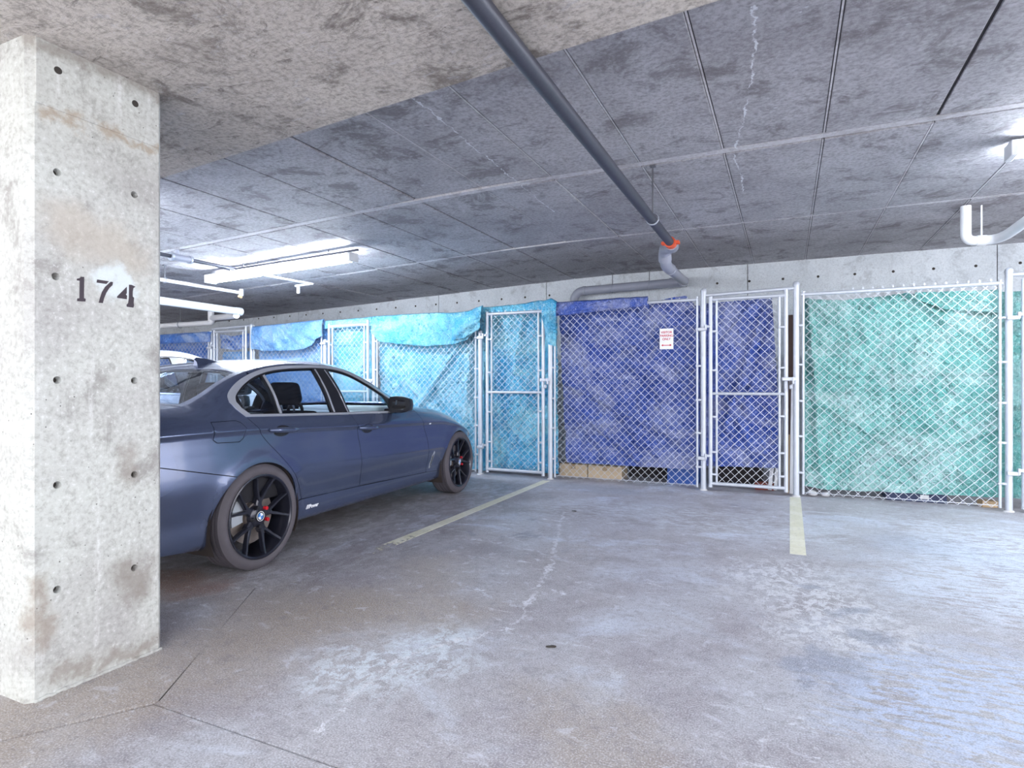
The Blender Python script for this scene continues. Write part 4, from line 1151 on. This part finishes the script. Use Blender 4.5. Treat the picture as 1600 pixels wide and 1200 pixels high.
class CarBuilder:
    def __init__(self, root, sx=1, sy=1, sz=1):
        self.root, self.S = root, np.array([sx, sy, sz], float)
    def finish(self, name, P, N, tris, mat, parent=None, hem=.012, flip=False, hem_dir=None):
        """triangles with given normals, plus a turned-in edge all round"""
        S = self.S
        P = P * S; N = N / S; N = N / np.linalg.norm(N, axis=1, keepdims=True)
        verts = [tuple(p) for p in P]; faces = []
        for t in tris:
            a, b, c = (P[i] for i in t)
            g = np.cross(b - a, c - a)
            faces.append(t if g @ N[t[0]] >= 0 else t[::-1])
        nsm = len(faces)
        cnt = {}
        for f in faces:
            for a, b in zip(f, f[1:] + f[:1]):
                k = (min(a, b), max(a, b)); cnt[k] = None if k in cnt else (a, b)
        norms = [tuple(n) for n in N]
        if hem:
            mp = {}
            def dup(i, inner):
                if (i, inner) not in mp:
                    d = P[i] - (N[i] * hem if inner else 0)
                    mp[(i, inner)] = len(verts); verts.append(tuple(d)); norms.append(tuple(N[i]))
                return mp[(i, inner)]
            for e in cnt.values():
                if e:
                    a, b = e
                    faces.append([dup(b, 0), dup(a, 0), dup(a, 1), dup(b, 1)])
        me = bpy.data.meshes.new(name)
        me.from_pydata(verts, [], faces); me.update()
        for i, p in enumerate(me.polygons): p.use_smooth = i < nsm
        fn = np.zeros((len(me.vertices), 3))
        for p in me.polygons:
            if p.index >= nsm:
                for v in p.vertices: fn[v] += p.normal
        nn = []
        used = set(i for f in faces[nsm:] for i in f)
        for i, n in enumerate(norms):
            if i in used:
                q = fn[i]; l = np.linalg.norm(q); nn.append(tuple(q / l) if l > 0 else n)
            else: nn.append(n)
        try: me.normals_split_custom_set_from_vertices(nn)
        except Exception: pass
        return link_mesh(name, me, mat, parent or self.root)
    def side(self, name, poly, mat, holes=(), off=0.0, step=.035, parent=None, left=False, hem=.012):
        V, T = cdt(poly, list(holes), step, hem > 0 and step < .05 and name in ('quarter_panel', 'rear_door', 'front_door', 'fender', 'fuel_flap'))
        x = np.array([v[0] for v in V]); z = np.array([v[1] for v in V])
        e = .004
        y = side_y(x, z); yx = (side_y(x + e, z) - side_y(x - e, z)) / (2 * e)
        zc = np.minimum(z, ZE_(x) - .006)
        yz_ = (side_y(x, zc + e) - side_y(x, zc - e)) / (2 * e)
        yz_ = np.clip(yz_, -2.5, 2.5); yx = np.clip(yx, -3, 3)
        N = np.stack([-yx, np.ones_like(y), -yz_], 1); N /= np.linalg.norm(N, axis=1, keepdims=True)
        P = np.stack([x, y, z], 1) + N * off
        if not left: P[:, 1] *= -1; N[:, 1] *= -1
        return self.finish(name, P, N, T, mat, parent, hem)
    def top(self, name, poly, mat, holes=(), off=0.0, step=.05, parent=None, hem=.012):
        V, T = cdt(poly, list(holes), step)
        x = np.array([v[0] for v in V]); y = np.array([v[1] for v in V]); e = .006
        z = top_z(x, y); zx = np.clip((top_z(x + e, y) - top_z(x - e, y)) / (2 * e), -3, 3)
        s = np.sign(y); ya = np.minimum(np.abs(y), YE_(x) - e)
        zy = np.clip((top_z(x, ya + e) - top_z(x, ya - e)) / (2 * e), -2, 2) * s
        N = np.stack([-zx, -zy, np.ones_like(z)], 1); N /= np.linalg.norm(N, axis=1, keepdims=True)
        P = np.stack([x, y, z], 1) + N * off
        return self.finish(name, P, N, T, mat, parent, hem)

def sym(half):
    """closed plan outline from its right half, given front to back as (x, y>=0)"""
    return half + [(x, -y) for x, y in reversed(half) if y > 1e-6]
def edge_pts(x0, x1, n, inset=0.0):
    out = []
    for k in range(n + 1):
        x = x0 + (x1 - x0) * k / n
        out.append((x, float(YE_(x)[0]) - inset))
    return out
def topE(x0, x1, n, d=0.0):
    return [(x0 + (x1 - x0) * k / n, float(ZE_(x0 + (x1 - x0) * k / n)[0]) - d) for k in range(n + 1)]

DLO_TOP = curve([(-.125, 1.037), (-.104, 1.078), (-.045, 1.123), (.045, 1.172), (.16, 1.217), (.292, 1.253), (.422, 1.272), (.577, 1.283), (.833, 1.292), (1.044, 1.284), (1.23, 1.248), (1.437, 1.169), (1.617, 1.076), (1.734, .998)], 4)
DLO_LOW = [(1.735, .90), (1.647, .897), (.975, .913), (.305, .934), (-.058, .946), (-.105, .996)]
DLO = DLO_TOP + DLO_LOW
IN_TOP = curve([(-.078, 1.037), (-.06, 1.068), (-.01, 1.105), (.07, 1.152), (.18, 1.200), (.31, 1.236), (.44, 1.255), (.58, 1.266), (.83, 1.275), (1.04, 1.267), (1.22, 1.232), (1.42, 1.155), (1.60, 1.064), (1.70, .995)], 4)
IN_LOW = [(1.715, .915), (1.60, .914), (.975, .928), (.31, .948), (-.015, .959), (-.062, 1.0)]
INNER = IN_TOP + IN_LOW
topf = lin(*IN_TOP); lowf = lin((-.062, 1.0), (-.015, .959), (.31, .948), (.975, .928), (1.60, .914), (1.72, .915))
def pane(x0, x1, dt=.008, db=.006, x0t=None, x1t=None, n=10):
    x0t = x0 if x0t is None else x0t; x1t = x1 if x1t is None else x1t
    lo = [(x0 + (x1 - x0) * k / n, lowf(x0 + (x1 - x0) * k / n) + db) for k in range(n + 1)]
    hi = [(x1t + (x0t - x1t) * k / n, topf(x1t + (x0t - x1t) * k / n) - dt) for k in range(n + 1)]
    return lo + hi
AR, AF, ARAD = (-.012, .312), (2.76, .312), .350
SEAM_R = curve([(-.058, .946), (.015, .832), (.136, .707), (.263, .574), (.345, .46), (.404, .362)], 4)
SEAM_B = curve([(1.007, .918), (1.022, .83), (1.028, .752), (1.05, .58), (1.085, .345)], 4)
SEAM_F = curve([(1.995, .895), (2.03, .82), (2.07, .72), (2.105, .603), (2.135, .45), (2.14, .31)], 4)
def gapx(pts, d): return [(x + d, z) for x, z in pts]

def build_wheel(cb, name, x, side, detail=True, z=.325, yc=.79):
    """side -1 is the right of the car; the wheel's outer face looks to local -y"""
    w = empty(name, (x, side * yc * cb.S[1], z), 0 if side < 0 else PI)
    w.parent = cb.root
    # tyre: outer face at -.108
    pr = [(.250, -.085), (.262, -.100), (.285, -.108), (.303, -.104), (.315, -.092)]
    for k in range(5):
        y0 = -.085 + k * .036
        pr += [(.3235, y0), (.325, y0 + .012), (.325, y0 + .024)]
        if k < 4: pr += [(.3175, y0 + .027), (.3175, y0 + .034)]
    pr += [(.315, .100), (.30, .108), (.27, .104), (.250, .090), (.235, 0.0)]
    bm = bmesh.new(); rings = lathe(bm, pr, 64, 'Y', False)
    a, b = rings[-1], rings[0]
    for k in range(64): bm.faces.new((a[k], a[(k + 1) % 64], b[(k + 1) % 64], b[k]))
    bmesh.ops.recalc_face_normals(bm, faces=bm.faces[:])
    t = obj('tyre', bm, M['rubber'], w, True); sharp(t, 35)
    bm = bmesh.new()
    prb = [(.248, -.082), (.262, -.098), (.262, -.104), (.254, -.106), (.246, -.100), (.240, -.085), (.236, -.02), (.228, .06), (.235, .09)]
    rings = lathe(bm, prb, 64, 'Y', False)
    bmesh.ops.recalc_face_normals(bm, faces=bm.faces[:])
    # ten spoke tips in five Y pairs
    base = 8
    def bar(r0, a0, r1, a1, w0, w1, y0, y1, th):
        p0 = Vector((r0 * math.cos(a0), 0, r0 * math.sin(a0))); p1 = Vector((r1 * math.cos(a1), 0, r1 * math.sin(a1)))
        d = (p1 - p0).normalized(); n = Vector((-d.z, 0, d.x))
        rows = []
        for p, ww, yy in ((p0, w0, y0), ((p0 * .45 + p1 * .55), (w0 * .45 + w1 * .55) * .92, y0 * .45 + y1 * .55 + .006), (p1, w1, y1)):
            rows.append([bm.verts.new(p + n * sgn * ww * q + Vector((0, yy + dy, 0))) for sgn, q, dy in ((-1, .5, th), (-1, .5, .006), (-1, .32, 0), (1, .32, 0), (1, .5, .006), (1, .5, th))])
        for A, B in zip(rows[:-1], rows[1:]):
            for k in range(6): bm.faces.new((A[k], A[(k + 1) % 6], B[(k + 1) % 6], B[k]))
        bm.faces.new(rows[0]); bm.faces.new(list(reversed(rows[-1])))
    for k in range(5):
        a = math.radians(base + 72 * k)
        bar(.035, a, .112, a, .060, .046, -.078, -.074, .04)
        for s in (-1, 1):
            bar(.095, a + s * .07, .252, a + s * math.radians(17.5), .024, .017, -.074, -.098, .03)
    lathe(bm, [(.0, -.082), (.05, -.082), (.066, -.074), (.070, -.03), (.0, -.03)], 32, 'Y', False)
    bmesh.ops.remove_doubles(bm, verts=bm.verts[:], dist=1e-5)
    bmesh.ops.recalc_face_normals(bm, faces=bm.faces[:])
    r = obj('alloy_rim', bm, M['rim'], w, True); sharp(r, 30)
    if detail:
        bm = bmesh.new(); lathe(bm, [(0, -.012), (.175, -.012), (.175, .012), (0, .012)], 40, 'Y', False); lathe(bm, [(0, -.045), (.08, -.045), (.085, -.01), (0, -.01)], 32, 'Y', False)
        bmesh.ops.recalc_face_normals(bm, faces=bm.faces[:])
        d = obj('brake_disc', bm, M['disc'], w, True); sharp(d, 35)
        bm = bmesh.new()
        for a0 in (130,):
            n = 10; ra = []
            for k in range(n + 1):
                a = math.radians(a0 + 62 * k / n)
                ra.append([bm.verts.new((rr * math.cos(a), yy, rr * math.sin(a))) for rr, yy in ((.10, -.045), (.185, -.045), (.195, .03), (.10, .03))])
            for A, B in zip(ra[:-1], ra[1:]):
                for k in range(4): bm.faces.new((A[k], A[(k + 1) % 4], B[(k + 1) % 4], B[k]))
            bm.faces.new(ra[0]); bm.faces.new(list(reversed(ra[-1])))
        bmesh.ops.recalc_face_normals(bm, faces=bm.faces[:])
        sharp(obj('brake_caliper', bm, M['caliper'], w, True), 35)
        for k in range(5):
            a = math.radians(base + 36 + 72 * k)
            bm = bmesh.new()
            m = Matrix.Translation((.062 * math.cos(a), -.088, .062 * math.sin(a))) @ Matrix.Rotation(PI / 2, 4, 'X')
            bmesh.ops.create_cone(bm, cap_ends=True, segments=6, radius1=.0125, radius2=.0125, depth=.022, matrix=m)
            bolt = obj('wheel_bolt', bm, M['red' if k in (0, 4) else 'black'], w)
            if k in (0, 4): bolt['label'] = 'red wheel bolt'
        bm = bmesh.new(); lathe(bm, [(0, -.090), (.030, -.090), (.034, -.086), (.034, -.078), (0, -.078)], 32, 'Y', False); bmesh.ops.recalc_face_normals(bm, faces=bm.faces[:])
        cap = obj('hub_emblem', bm, M['black'], w, True); sharp(cap, 30)
        bm = bmesh.new()
        ro = [bm.verts.new((.031 * math.cos(2 * PI * k / 32), -.0908, .031 * math.sin(2 * PI * k / 32))) for k in range(32)]
        ri = [bm.verts.new((.0275 * math.cos(2 * PI * k / 32), -.0908, .0275 * math.sin(2 * PI * k / 32))) for k in range(32)]
        for k in range(32): bm.faces.new((ro[k], ro[(k + 1) % 32], ri[(k + 1) % 32], ri[k]))
        obj('emblem_ring', bm, M['white'], w)
        for mat, q0 in (('white', 0), ('sky_blue', 90), ('white', 180), ('sky_blue', 270)):
            bm = bmesh.new(); c = bm.verts.new((0, -.0912, 0)); A = [bm.verts.new((.021 * math.cos(math.radians(q0 + 10 + 90 * k / 8)), -.0912, .021 * math.sin(math.radians(q0 + 10 + 90 * k / 8)))) for k in range(9)]
            for k in range(8): bm.faces.new((c, A[k], A[k + 1]))
            obj('emblem_quarter', bm, M[mat], w)
    return w

def build_car(name, loc, rz, label, paint, S=(1, 1, 1), detail=True, glassr='glass_rear', glassf='glass_front'):
    root = empty(name, loc, rz, label, 'car')
    cb = CarBuilder(root, *S)
    # car builder works with x forward, y to the left
    st = .035 if detail else .06
    P = M[paint]
    g = .0025
    arch_r = arc2(*AR, ARAD, 200, -18, 40)          # from rear foot over the top to the front foot
    arch_f = arc2(*AF, ARAD, 198, -17, 40)
    aR0, aR1, aF0, aF1 = arch_r[0], arch_r[-1], arch_f[0], arch_f[-1]
    bump_on_arch = min(arch_r[:25], key=lambda p: abs(p[1] - .605))
    ib = arch_r.index(bump_on_arch)
    ang = [(-1.035, .80), (-.653, .708), bump_on_arch]
    for left in (False, True):
        # quarter panel with the C pillar, and the fuel flap on the right
        quarter = [(-1.035, .803 + g)] + [(-.653, .708 + g)] + arch_r[ib:] + [(.345, .205), (.36, .355), (.40 - g, .362)] + gapx(SEAM_R[::-1], -g) + [(-.105, .996)] + [p for p in DLO_TOP if p[0] < .15] + topE(.15, -1.035, 26)
        fuel = [(-.335, .928), (-.16, .928), (-.13, .915), (-.112, .882), (-.135, .822), (-.165, .805), (-.32, .812), (-.345, .83)]
        tail = [(-1.03, .815), (-.80, .80), (-.70, .835), (-.74, .905), (-1.03, .93)]
        fin = []
        if not left and detail:
            cxf = sum(p[0] for p in fuel) / len(fuel); czf = sum(p[1] for p in fuel) / len(fuel)
            fo = [(cxf + (x - cxf) * 1.035, czf + (z - czf) * 1.06) for x, z in fuel]
            fin = [fo]
        qp = cb.side('quarter_panel', quarter, P, fin, 0, st, left=left)
        if fin: cb.side('fuel_flap', fuel, P, (), 0, st, qp, left, .006)
        cb.side('tail_lamp', tail, M['lamp_red'], (), .006, .04, left=left)
        bumper = [(-1.035, .803 - g), (-.653, .708 - g)] + [(bump_on_arch[0], bump_on_arch[1] - 2 * g)] + list(reversed(arch_r[:ib])) + [(-.45, .215), (-1.035, .27)]
        cb.side('rear_bumper', bumper, P, (), 0, st, left=left)
        rdoor = gapx(SEAM_R, g) + [(.41, .358)] + [(.75, .350), (1.08, .342)] + gapx(SEAM_B[::-1], -g) + [(.975, .911), (.305, .932)]
        rd = cb.side('rear_door', rdoor, P, (), 0, st, left=left)
        fdoor = gapx(SEAM_B, g) + [(1.6, .325), (2.13, .308)] + gapx(SEAM_F[::-1], -g) + [(1.85, .893), (1.647, .895), (1.01, .911)]
        fd = cb.side('front_door', fdoor, P, (), 0, st, left=left)
        sill = [(.352, .20), (.366, .350), (.41, .353), (.75, .345), (1.08, .337), (1.6, .320), (2.13, .303), (2.405, .288), aF0, (2.42, .19)]
        cb.side('sill', sill, P, (), 0, st, left=left)
        fender = gapx(SEAM_F, g) + [(2.15, .304), (2.40, .292)] + arch_f + [(3.10, .215), (3.12, .40), (3.20, .58)] + topE(3.2, 2.05, 24) + [(2.02, .93)]
        vent = [(2.185, .335), (2.20, .455), (2.235, .50), (2.245, .485), (2.225, .37), (2.20, .335)]
        cb.side('fender', fender, P, (), 0, st, left=left)
        fb = [(3.105, .215), (3.125, .40), (3.205, .58)] + topE(3.205, 3.575, 14) + [(3.575, .25), (3.45, .215)]
        cb.side('front_bumper', fb, P, (), 0, st, left=left)
        hl = [(3.22, .555), (3.16, .60), (3.26, .628), (3.46, .575), (3.45, .53)]
        cb.side('headlamp', hl, M['lamp_clear'], (), .006, .04, left=left)
        rail = topE(.15, 2.04, 44) + [(2.015, .93), (1.99, .897), (1.85, .895), (1.735, .90)] + [p for p in DLO_TOP[::-1] if p[0] >= .13]
        cb.side('roof_rail', rail, P, (), 0, st, left=left)
        # window graphic: chrome frame, black frames, panes
        cb.side('window_trim', DLO, M['chrome'], [INNER], .004, .03, left=left, hem=.014)
        pq, pr_, pf = pane(-.045, .238, x0t=-.035, x1t=.232), pane(.272, .795, x0t=.270, x1t=.772), pane(1.012, 1.615, x0t=.948, x1t=1.60)
        cb.side('window_frame', INNER, M['black'], [pq, pr_, pf], -.003, .03, left=left, hem=.02)
        cb.side('quarter_window', pq, M[glassr], (), -.008, .05, left=left, hem=0)
        cb.side('window', pr_, M[glassr], (), -.008, .05, rd, left, 0)
        cb.side('window', pf, M[glassf], (), -.008, .05, fd, left, 0)
        if detail:
            cb.side('window_bar', [(.245, .955), (.266, .955), (.268, 1.215), (.250, 1.208)], M['chrome'], (), .001, .03, rd, left, .006)
            cb.side('window_bar', [(.818, .940), (.832, .940), (.806, 1.264), (.792, 1.264)], M['chrome'], (), .001, .03, rd, left, .006)
            cb.side('window_bar', [(.985, .932), (.993, .932), (.912, 1.262), (.904, 1.262)], M['chrome'], (), .001, .03, fd, left, .006)
            if True:
                vt = cb.side('fender_vent', vent, M['chrome'], (), .004, .03, left=left, hem=.008)
                cb.side('vent_mesh', [(2.198, .36), (2.208, .45), (2.229, .475), (2.217, .38), (2.208, .355)], M['black'], (), .006, .03, vt, left, 0)
                cb.side('side_reflector', [(2.160, .764), (2.186, .764), (2.186, .776), (2.160, .776)], M['white'], (), .003, .03, left=left, hem=.004)
        # door handles: a dished cup and a bar
        s = 1 if left else -1
        if detail:
            for xh, zh, d in ((.195, .846, rd), (1.16, .795, fd)):
                cup = [(xh + .075 * math.cos(a) - .005, zh - .002 + .036 * math.sin(a)) for a in [2 * PI * k / 24 for k in range(24)]]
                cb.side('handle_cup', cup, M['black'], (), .0022, .03, d, left, 0)
                bm = bmesh.new()
                pts, rr = [], []
                for k in range(13):
                    u = k / 12; x = xh - .125 + .25 * u
                    y = float(side_y(x, zh)[0]) + .004 + .026 * min(1, 3.2 * min(u + .06, 1 - u + .06))
                    pts.append(Vector((x * S[0], s * y * S[1], (zh + .004 - .010 * (u - .5)) * S[2]))); rr.append(.006 + .0105 * math.sin(PI * (.12 + .76 * u)) ** .8)
                tube_path(bm, pts, .01, 10, True, rr)
                for v in bm.verts:
                    v.co.z = zh * S[2] + (v.co.z - zh * S[2]) * 1.15
                sharp(obj('door_handle', bm, P, d, True), 50)
        # mirror
        mx, mz = 1.585, .972
        yb_ = float(side_y(1.72, .93)[0])
        bm = bmesh.new(); bmesh.ops.create_cube(bm, size=2)
        bmesh.ops.subdivide_edges(bm, edges=bm.edges[:], cuts=5, use_grid_fill=True)
        for v in bm.verts:
            c = v.co; n = c.normalized()
            q = c * .45 + n * .72
            X = q.x * .075; Y = q.y * .095; Z = q.z * .062
            X -= .03 * abs(q.y); Z *= 1 - .15 * q.y
            if X < -.045: X = -.045
            v.co = ((mx + X) * S[0], s * (yb_ + .125 + Y) * S[1], (mz + Z) * S[2])
        mir = obj('door_mirror', bm, M['black'], fd, True); sharp(mir, 50)
        bm = bmesh.new()
        bx(bm, (mx - .04) * S[0], (mx + .04) * S[0], min(s * (yb_ - .03), s * (yb_ + .08)) * S[1], max(s * (yb_ - .03), s * (yb_ + .08)) * S[1], (mz - .065) * S[2], (mz - .035) * S[2], .008)
        # lower black edge and sail
        obj('mirror_arm', bm, M['black'], fd)
        cb.side('mirror_sail', [(1.625, .918), (1.70, .918), (1.70, .99), (1.655, 1.02)], M['black'], (), .006, .03, fd, left, .004)
        bm = bmesh.new()
        for k in range(24):
            pass
        ring = [bm.verts.new(((mx - .0462) * S[0], s * (yb_ + .125 + 0.066 * max(-1, min(1, 1.15 * math.cos(2 * PI * k / 24)))) * S[1], (mz + .040 * max(-1, min(1, 1.2 * math.sin(2 * PI * k / 24)))) * S[2])) for k in range(24)]
        bm.faces.new(ring); obj('mirror_glass', bm, M['mirror'], fd)
        # door trim, left one pale to brighten the windows, and the wheel liners
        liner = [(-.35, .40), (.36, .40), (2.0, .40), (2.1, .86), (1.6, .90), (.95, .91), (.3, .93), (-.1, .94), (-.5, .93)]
        cb.side('door_lining', liner, M['lining_glare' if left else 'interior'], (), -.045, .12, left=left, hem=0)
        inner_rail = [(x, z - .012) for x, z in topE(-.35, 1.95, 30)] + [p for p in DLO_TOP[::-1]] + [(-.1, .95), (-.4, .98)]
        cb.side('pillar_lining', inner_rail, M['interior'], (), -.02, .08, left=left, hem=0)
        for cx in (AR[0], AF[0]):
            bm = bmesh.new()
            ro = [[bm.verts.new(((cx + .362 * math.cos(a)) * S[0], s * yy * S[1], (.312 + .362 * math.sin(a)) * S[2])) for a in [math.radians(-25 + 230 * k / 30) for k in range(31)]] for yy in (.872, .50)]
            for k in range(30): bm.faces.new((ro[0][k], ro[0][k + 1], ro[1][k + 1], ro[1][k]))
            bm.faces.new(ro[1])
            obj('wheel_liner', bm, M['well'], root, True)
    # upper skins
    ws_top, ws_bot = 1.335, 2.10
    wshield = sym([(1.475, 0.0), (1.46, .25), (1.40, .45), (1.365, .555), (1.6, .59), (1.85, .635), (2.02, .655), (2.12, .60), (2.21, .3), (2.235, 0.0)])
    rwin = sym([(.195, 0.0), (.18, .25), (.145, .45), (.105, .545), (-.05, .575), (-.25, .615), (-.36, .625), (-.385, .58), (-.40, .3), (-.405, 0.0)])
    half = [(2.28, 0.0), (2.24, .35), (2.10, .70)] + edge_pts(2.05, -.40, 50) + [(-.43, .5), (-.44, 0.0)]
    def clean(h): return [p for i, p in enumerate(h) if i == 0 or math.hypot(p[0] - h[i - 1][0], p[1] - h[i - 1][1]) > 1e-4]
    cb.top('roof', sym(clean(half)), P, [wshield, rwin], 0, .05 if detail else .07)
    cb.top('windscreen', wshield, M[glassf], (), -.004, .07, hem=0)
    cb.top('rear_window', rwin, M[glassr], (), -.003, .06, hem=0)
    half = [(-.445, 0.0), (-.435, .5)] + [(-.41, float(YE_(-.41)[0]))] + edge_pts(-.45, -1.03, 10) + [(-1.038, .35), (-1.038, 0.0)]
    cb.top('boot_lid', sym(clean(half)), P, (), 0, .05)
    half = [(3.55, 0.0), (3.53, .2), (3.45, .40)] + edge_pts(3.40, 2.09, 24) + [(2.245, .36), (2.285, 0.0)]
    cb.top('bonnet', sym(clean(half)), P, (), 0, .05)
    # closed rear face, underside, grille
    zs = np.linspace(.27, .955, 16); ys = side_y(np.full(16, -1.03), zs)
    V = [(-1.028 * S[0], y * S[1], z * S[2]) for y, z in zip(ys, zs)] + [(-1.028 * S[0], -y * S[1], z * S[2]) for y, z in zip(ys, zs)]
    F = [(k, k + 1, 16 + k + 1, 16 + k) for k in range(15)]
    pydata('rear_panel', V, F, P, root)
    bm = bmesh.new(); bx(bm, -.9 * S[0], 3.3 * S[0], -.70 * S[1], .70 * S[1], .20 * S[2], .24 * S[2], .01); obj('floor_pan', bm, M['well'], root)
    for s in (-1, 1):
        bm = bmesh.new(); bx(bm, 3.50 * S[0], 3.585 * S[0], min(s * .02, s * .2) * S[1], max(s * .02, s * .2) * S[1], .44 * S[2], .57 * S[2], .02); obj('grille', bm, M['black'], root, True)
    # cabin
    def part(name, mat, boxes, parent=None, bev=.04):
        bm = bmesh.new()
        for b in boxes:
            m = b[6] if len(b) > 6 else None
            bx(bm, *b[:6], bev, m)
        for v in bm.verts: v.co = Vector((v.co.x * S[0], v.co.y * S[1], v.co.z * S[2]))
        return obj(name, bm, M[mat], parent or root, True)
    for s in (-1, 1):
        sr = empty('front_seat', (0, 0, 0)); sr.parent = root
        rot = Matrix.Translation((.98, s * .37, .36)) @ Matrix.Rotation(math.radians(-16), 4, 'Y')
        part('cushion', 'interior', [(.95, 1.48, s * .37 - .25, s * .37 + .25, .28, .44)], sr)
        part('backrest', 'interior', [(-.07, .07, -.24, .24, 0, .60, rot)], sr)
        part('headrest', 'interior', [(-.055, .05, -.14, .14, .655, .835, rot)], sr, .045)
        bm = bmesh.new()
        for q in (-.06, .06):
            tube_path(bm, [rot @ Vector((0, q, .58)), rot @ Vector((0, q, .68))], .008, 6)
        for v in bm.verts: v.co = Vector((v.co.x * S[0], v.co.y * S[1], v.co.z * S[2]))
        obj('headrest_post', bm, M['chrome'], sr, True)
    part('rear_seat', 'interior', [(.10, .62, -.62, .62, .28, .46), (-.02, .14, -.62, .62, .40, .93, Matrix.Translation((0, 0, 0)))])
    part('rear_headrest', 'interior', [(-.03, .07, -.50, -.26, .93, 1.05), (-.03, .07, .26, .50, .93, 1.05)])
    part('parcel_shelf', 'interior', [(-.42, .02, -.60, .60, .90, .935)], bev=.01)
    part('dashboard', 'lining_glare', [(1.72, 2.10, -.66, .66, .62, .895), (1.88, 2.20, -.48, .48, .8, .938)])  # pale tone and raised block stand in for a reflection under the windscreen
    bm = bmesh.new()
    ctr = Vector((1.60, .37, .83)); n = Vector((-.85, 0, .5)).normalized(); u = Vector((0, 1, 0)); v_ = n.cross(u)
    ring = [ctr + (u * math.cos(2 * PI * k / 32) + v_ * math.sin(2 * PI * k / 32)) * .185 for k in range(33)]
    tube_path(bm, ring, .015, 8, False)
    for a in (0, PI, -PI / 2): tube_path(bm, [ctr, ctr + (u * math.cos(a) + v_ * math.sin(a)) * .18], .016, 6)
    tube_path(bm, [ctr - n * .02, ctr + n * .04], .05, 14)
    for v in bm.verts: v.co = Vector((v.co.x * S[0], v.co.y * S[1], v.co.z * S[2]))
    obj('steering_wheel', bm, M['interior'], root, True)
    # antenna fin
    if detail:
        bm = bmesh.new()
        n = 12; rows = []
        for k in range(n + 1):
            u = k / n; x = .285 + .20 * u
            zb = float(top_z(x, 0)[0]) - .004; h = .062 * (1 - u) ** .75 if u > .12 else .062 * (.80 + .2 * u / .12); w = .022 * (1 - u * .75)
            rows.append([bm.verts.new((x - .012 * (1 if j == 2 else 0), yy, zb + hh)) for j, (yy, hh) in enumerate(((-w, 0), (-w * .6, h * .6), (0, h), (w * .6, h * .6), (w, 0)))])
        for A, B in zip(rows[:-1], rows[1:]):
            for k in range(4): bm.faces.new((A[k], B[k], B[k + 1], A[k + 1]))
        bm.faces.new(rows[0]); bmesh.ops.recalc_face_normals(bm, faces=bm.faces[:])
        sharp(obj('antenna_fin', bm, P, root, True), 50)
        # defroster seams on the rear glass are left to the glass itself; sill script
        tx = text('sill_script', '///Power', .036, (.525, -float(side_y(.525, .287)[0]) - .0035, .287), root, M['white'], rot=(PI / 2 - .05, 0, 0), ext=.0006, shear=.35, bold=.0012)
    for x in (0.0, 2.80):
        for side in (-1, 1):
            build_wheel(cb, 'wheel', x * S[0], side, detail or side < 0)
    return root

CAR_H = math.radians(90 + 3.59)
build_car('sedan_car', (-3.858, 2.66, 0), CAR_H, 'dark gunmetal blue sedan with gloss black alloy wheels parked beside the pillar', 'paint')
build_car('hatchback_car', (-6.50, 3.50, 0), math.radians(90), 'white car with a black door mirror parked beyond the dark sedan', 'paint_white', (.86, .98, 1.13), False, 'glass_front')

# stencilled number 174 (flat paint), laid out in (y, z) on the pillar face
def stencil(name, polys):
    verts, faces = [], []
    for poly in polys:
        V, T = cdt(poly, [], .012)
        o = len(verts); verts += [(PX + .0012, a, b) for a, b in V]
        faces += [tuple(o + i for i in t) for t in T]
        o = len(verts); n = len(poly)
        verts += [(PX + .0012, a, b) for a, b in poly] + [(PX - .0015, a, b) for a, b in poly]
        faces += [(o + i, o + (i + 1) % n, o + n + (i + 1) % n, o + n + i) for i in range(n)]
    return pydata(name, verts, faces, M['stencil'], pillar)
def yz(px, py):
    """a point of the pillar's face, from the photograph's 130 x 80 close look"""
    X0 = 100 + px / 12.3; Y0 = 420 + py / 12.3
    r = (X0 - 800) / FOC; u = (VPY - Y0) / FOC
    dx, dy = r * CY - SY, r * SY + CY
    t = PX / dx
    return (dy * t, CAM_H + u * t)
one = [(245, 190), (300, 180), (320, 155), (385, 155), (382, 565), (415, 575), (410, 630), (250, 622), (252, 570), (295, 565), (300, 232), (245, 222)]
seven = [[(635, 205), (860, 240), (812, 292), (625, 265)], [(895, 248), (938, 255), (930, 315), (868, 372), (812, 460), (770, 560), (745, 660), (665, 652), (690, 560), (725, 450), (785, 350)]]
four = [[(1205, 345), (1205, 470), (1185, 490), (1210, 520), (1205, 585), (1020, 560), (1020, 530)], [(1248, 305), (1300, 310), (1372, 345), (1330, 372), (1318, 440), (1318, 530), (1345, 560), (1335, 660), (1345, 700), (1330, 748), (1205, 730), (1200, 690), (1232, 660), (1245, 560)]]
stencil('stencil_digit', [[yz(*p) for p in one]])
stencil('stencil_digit', [[yz(*p) for p in q] for q in seven])
stencil('stencil_digit', [[yz(*p) for p in q] for q in four])
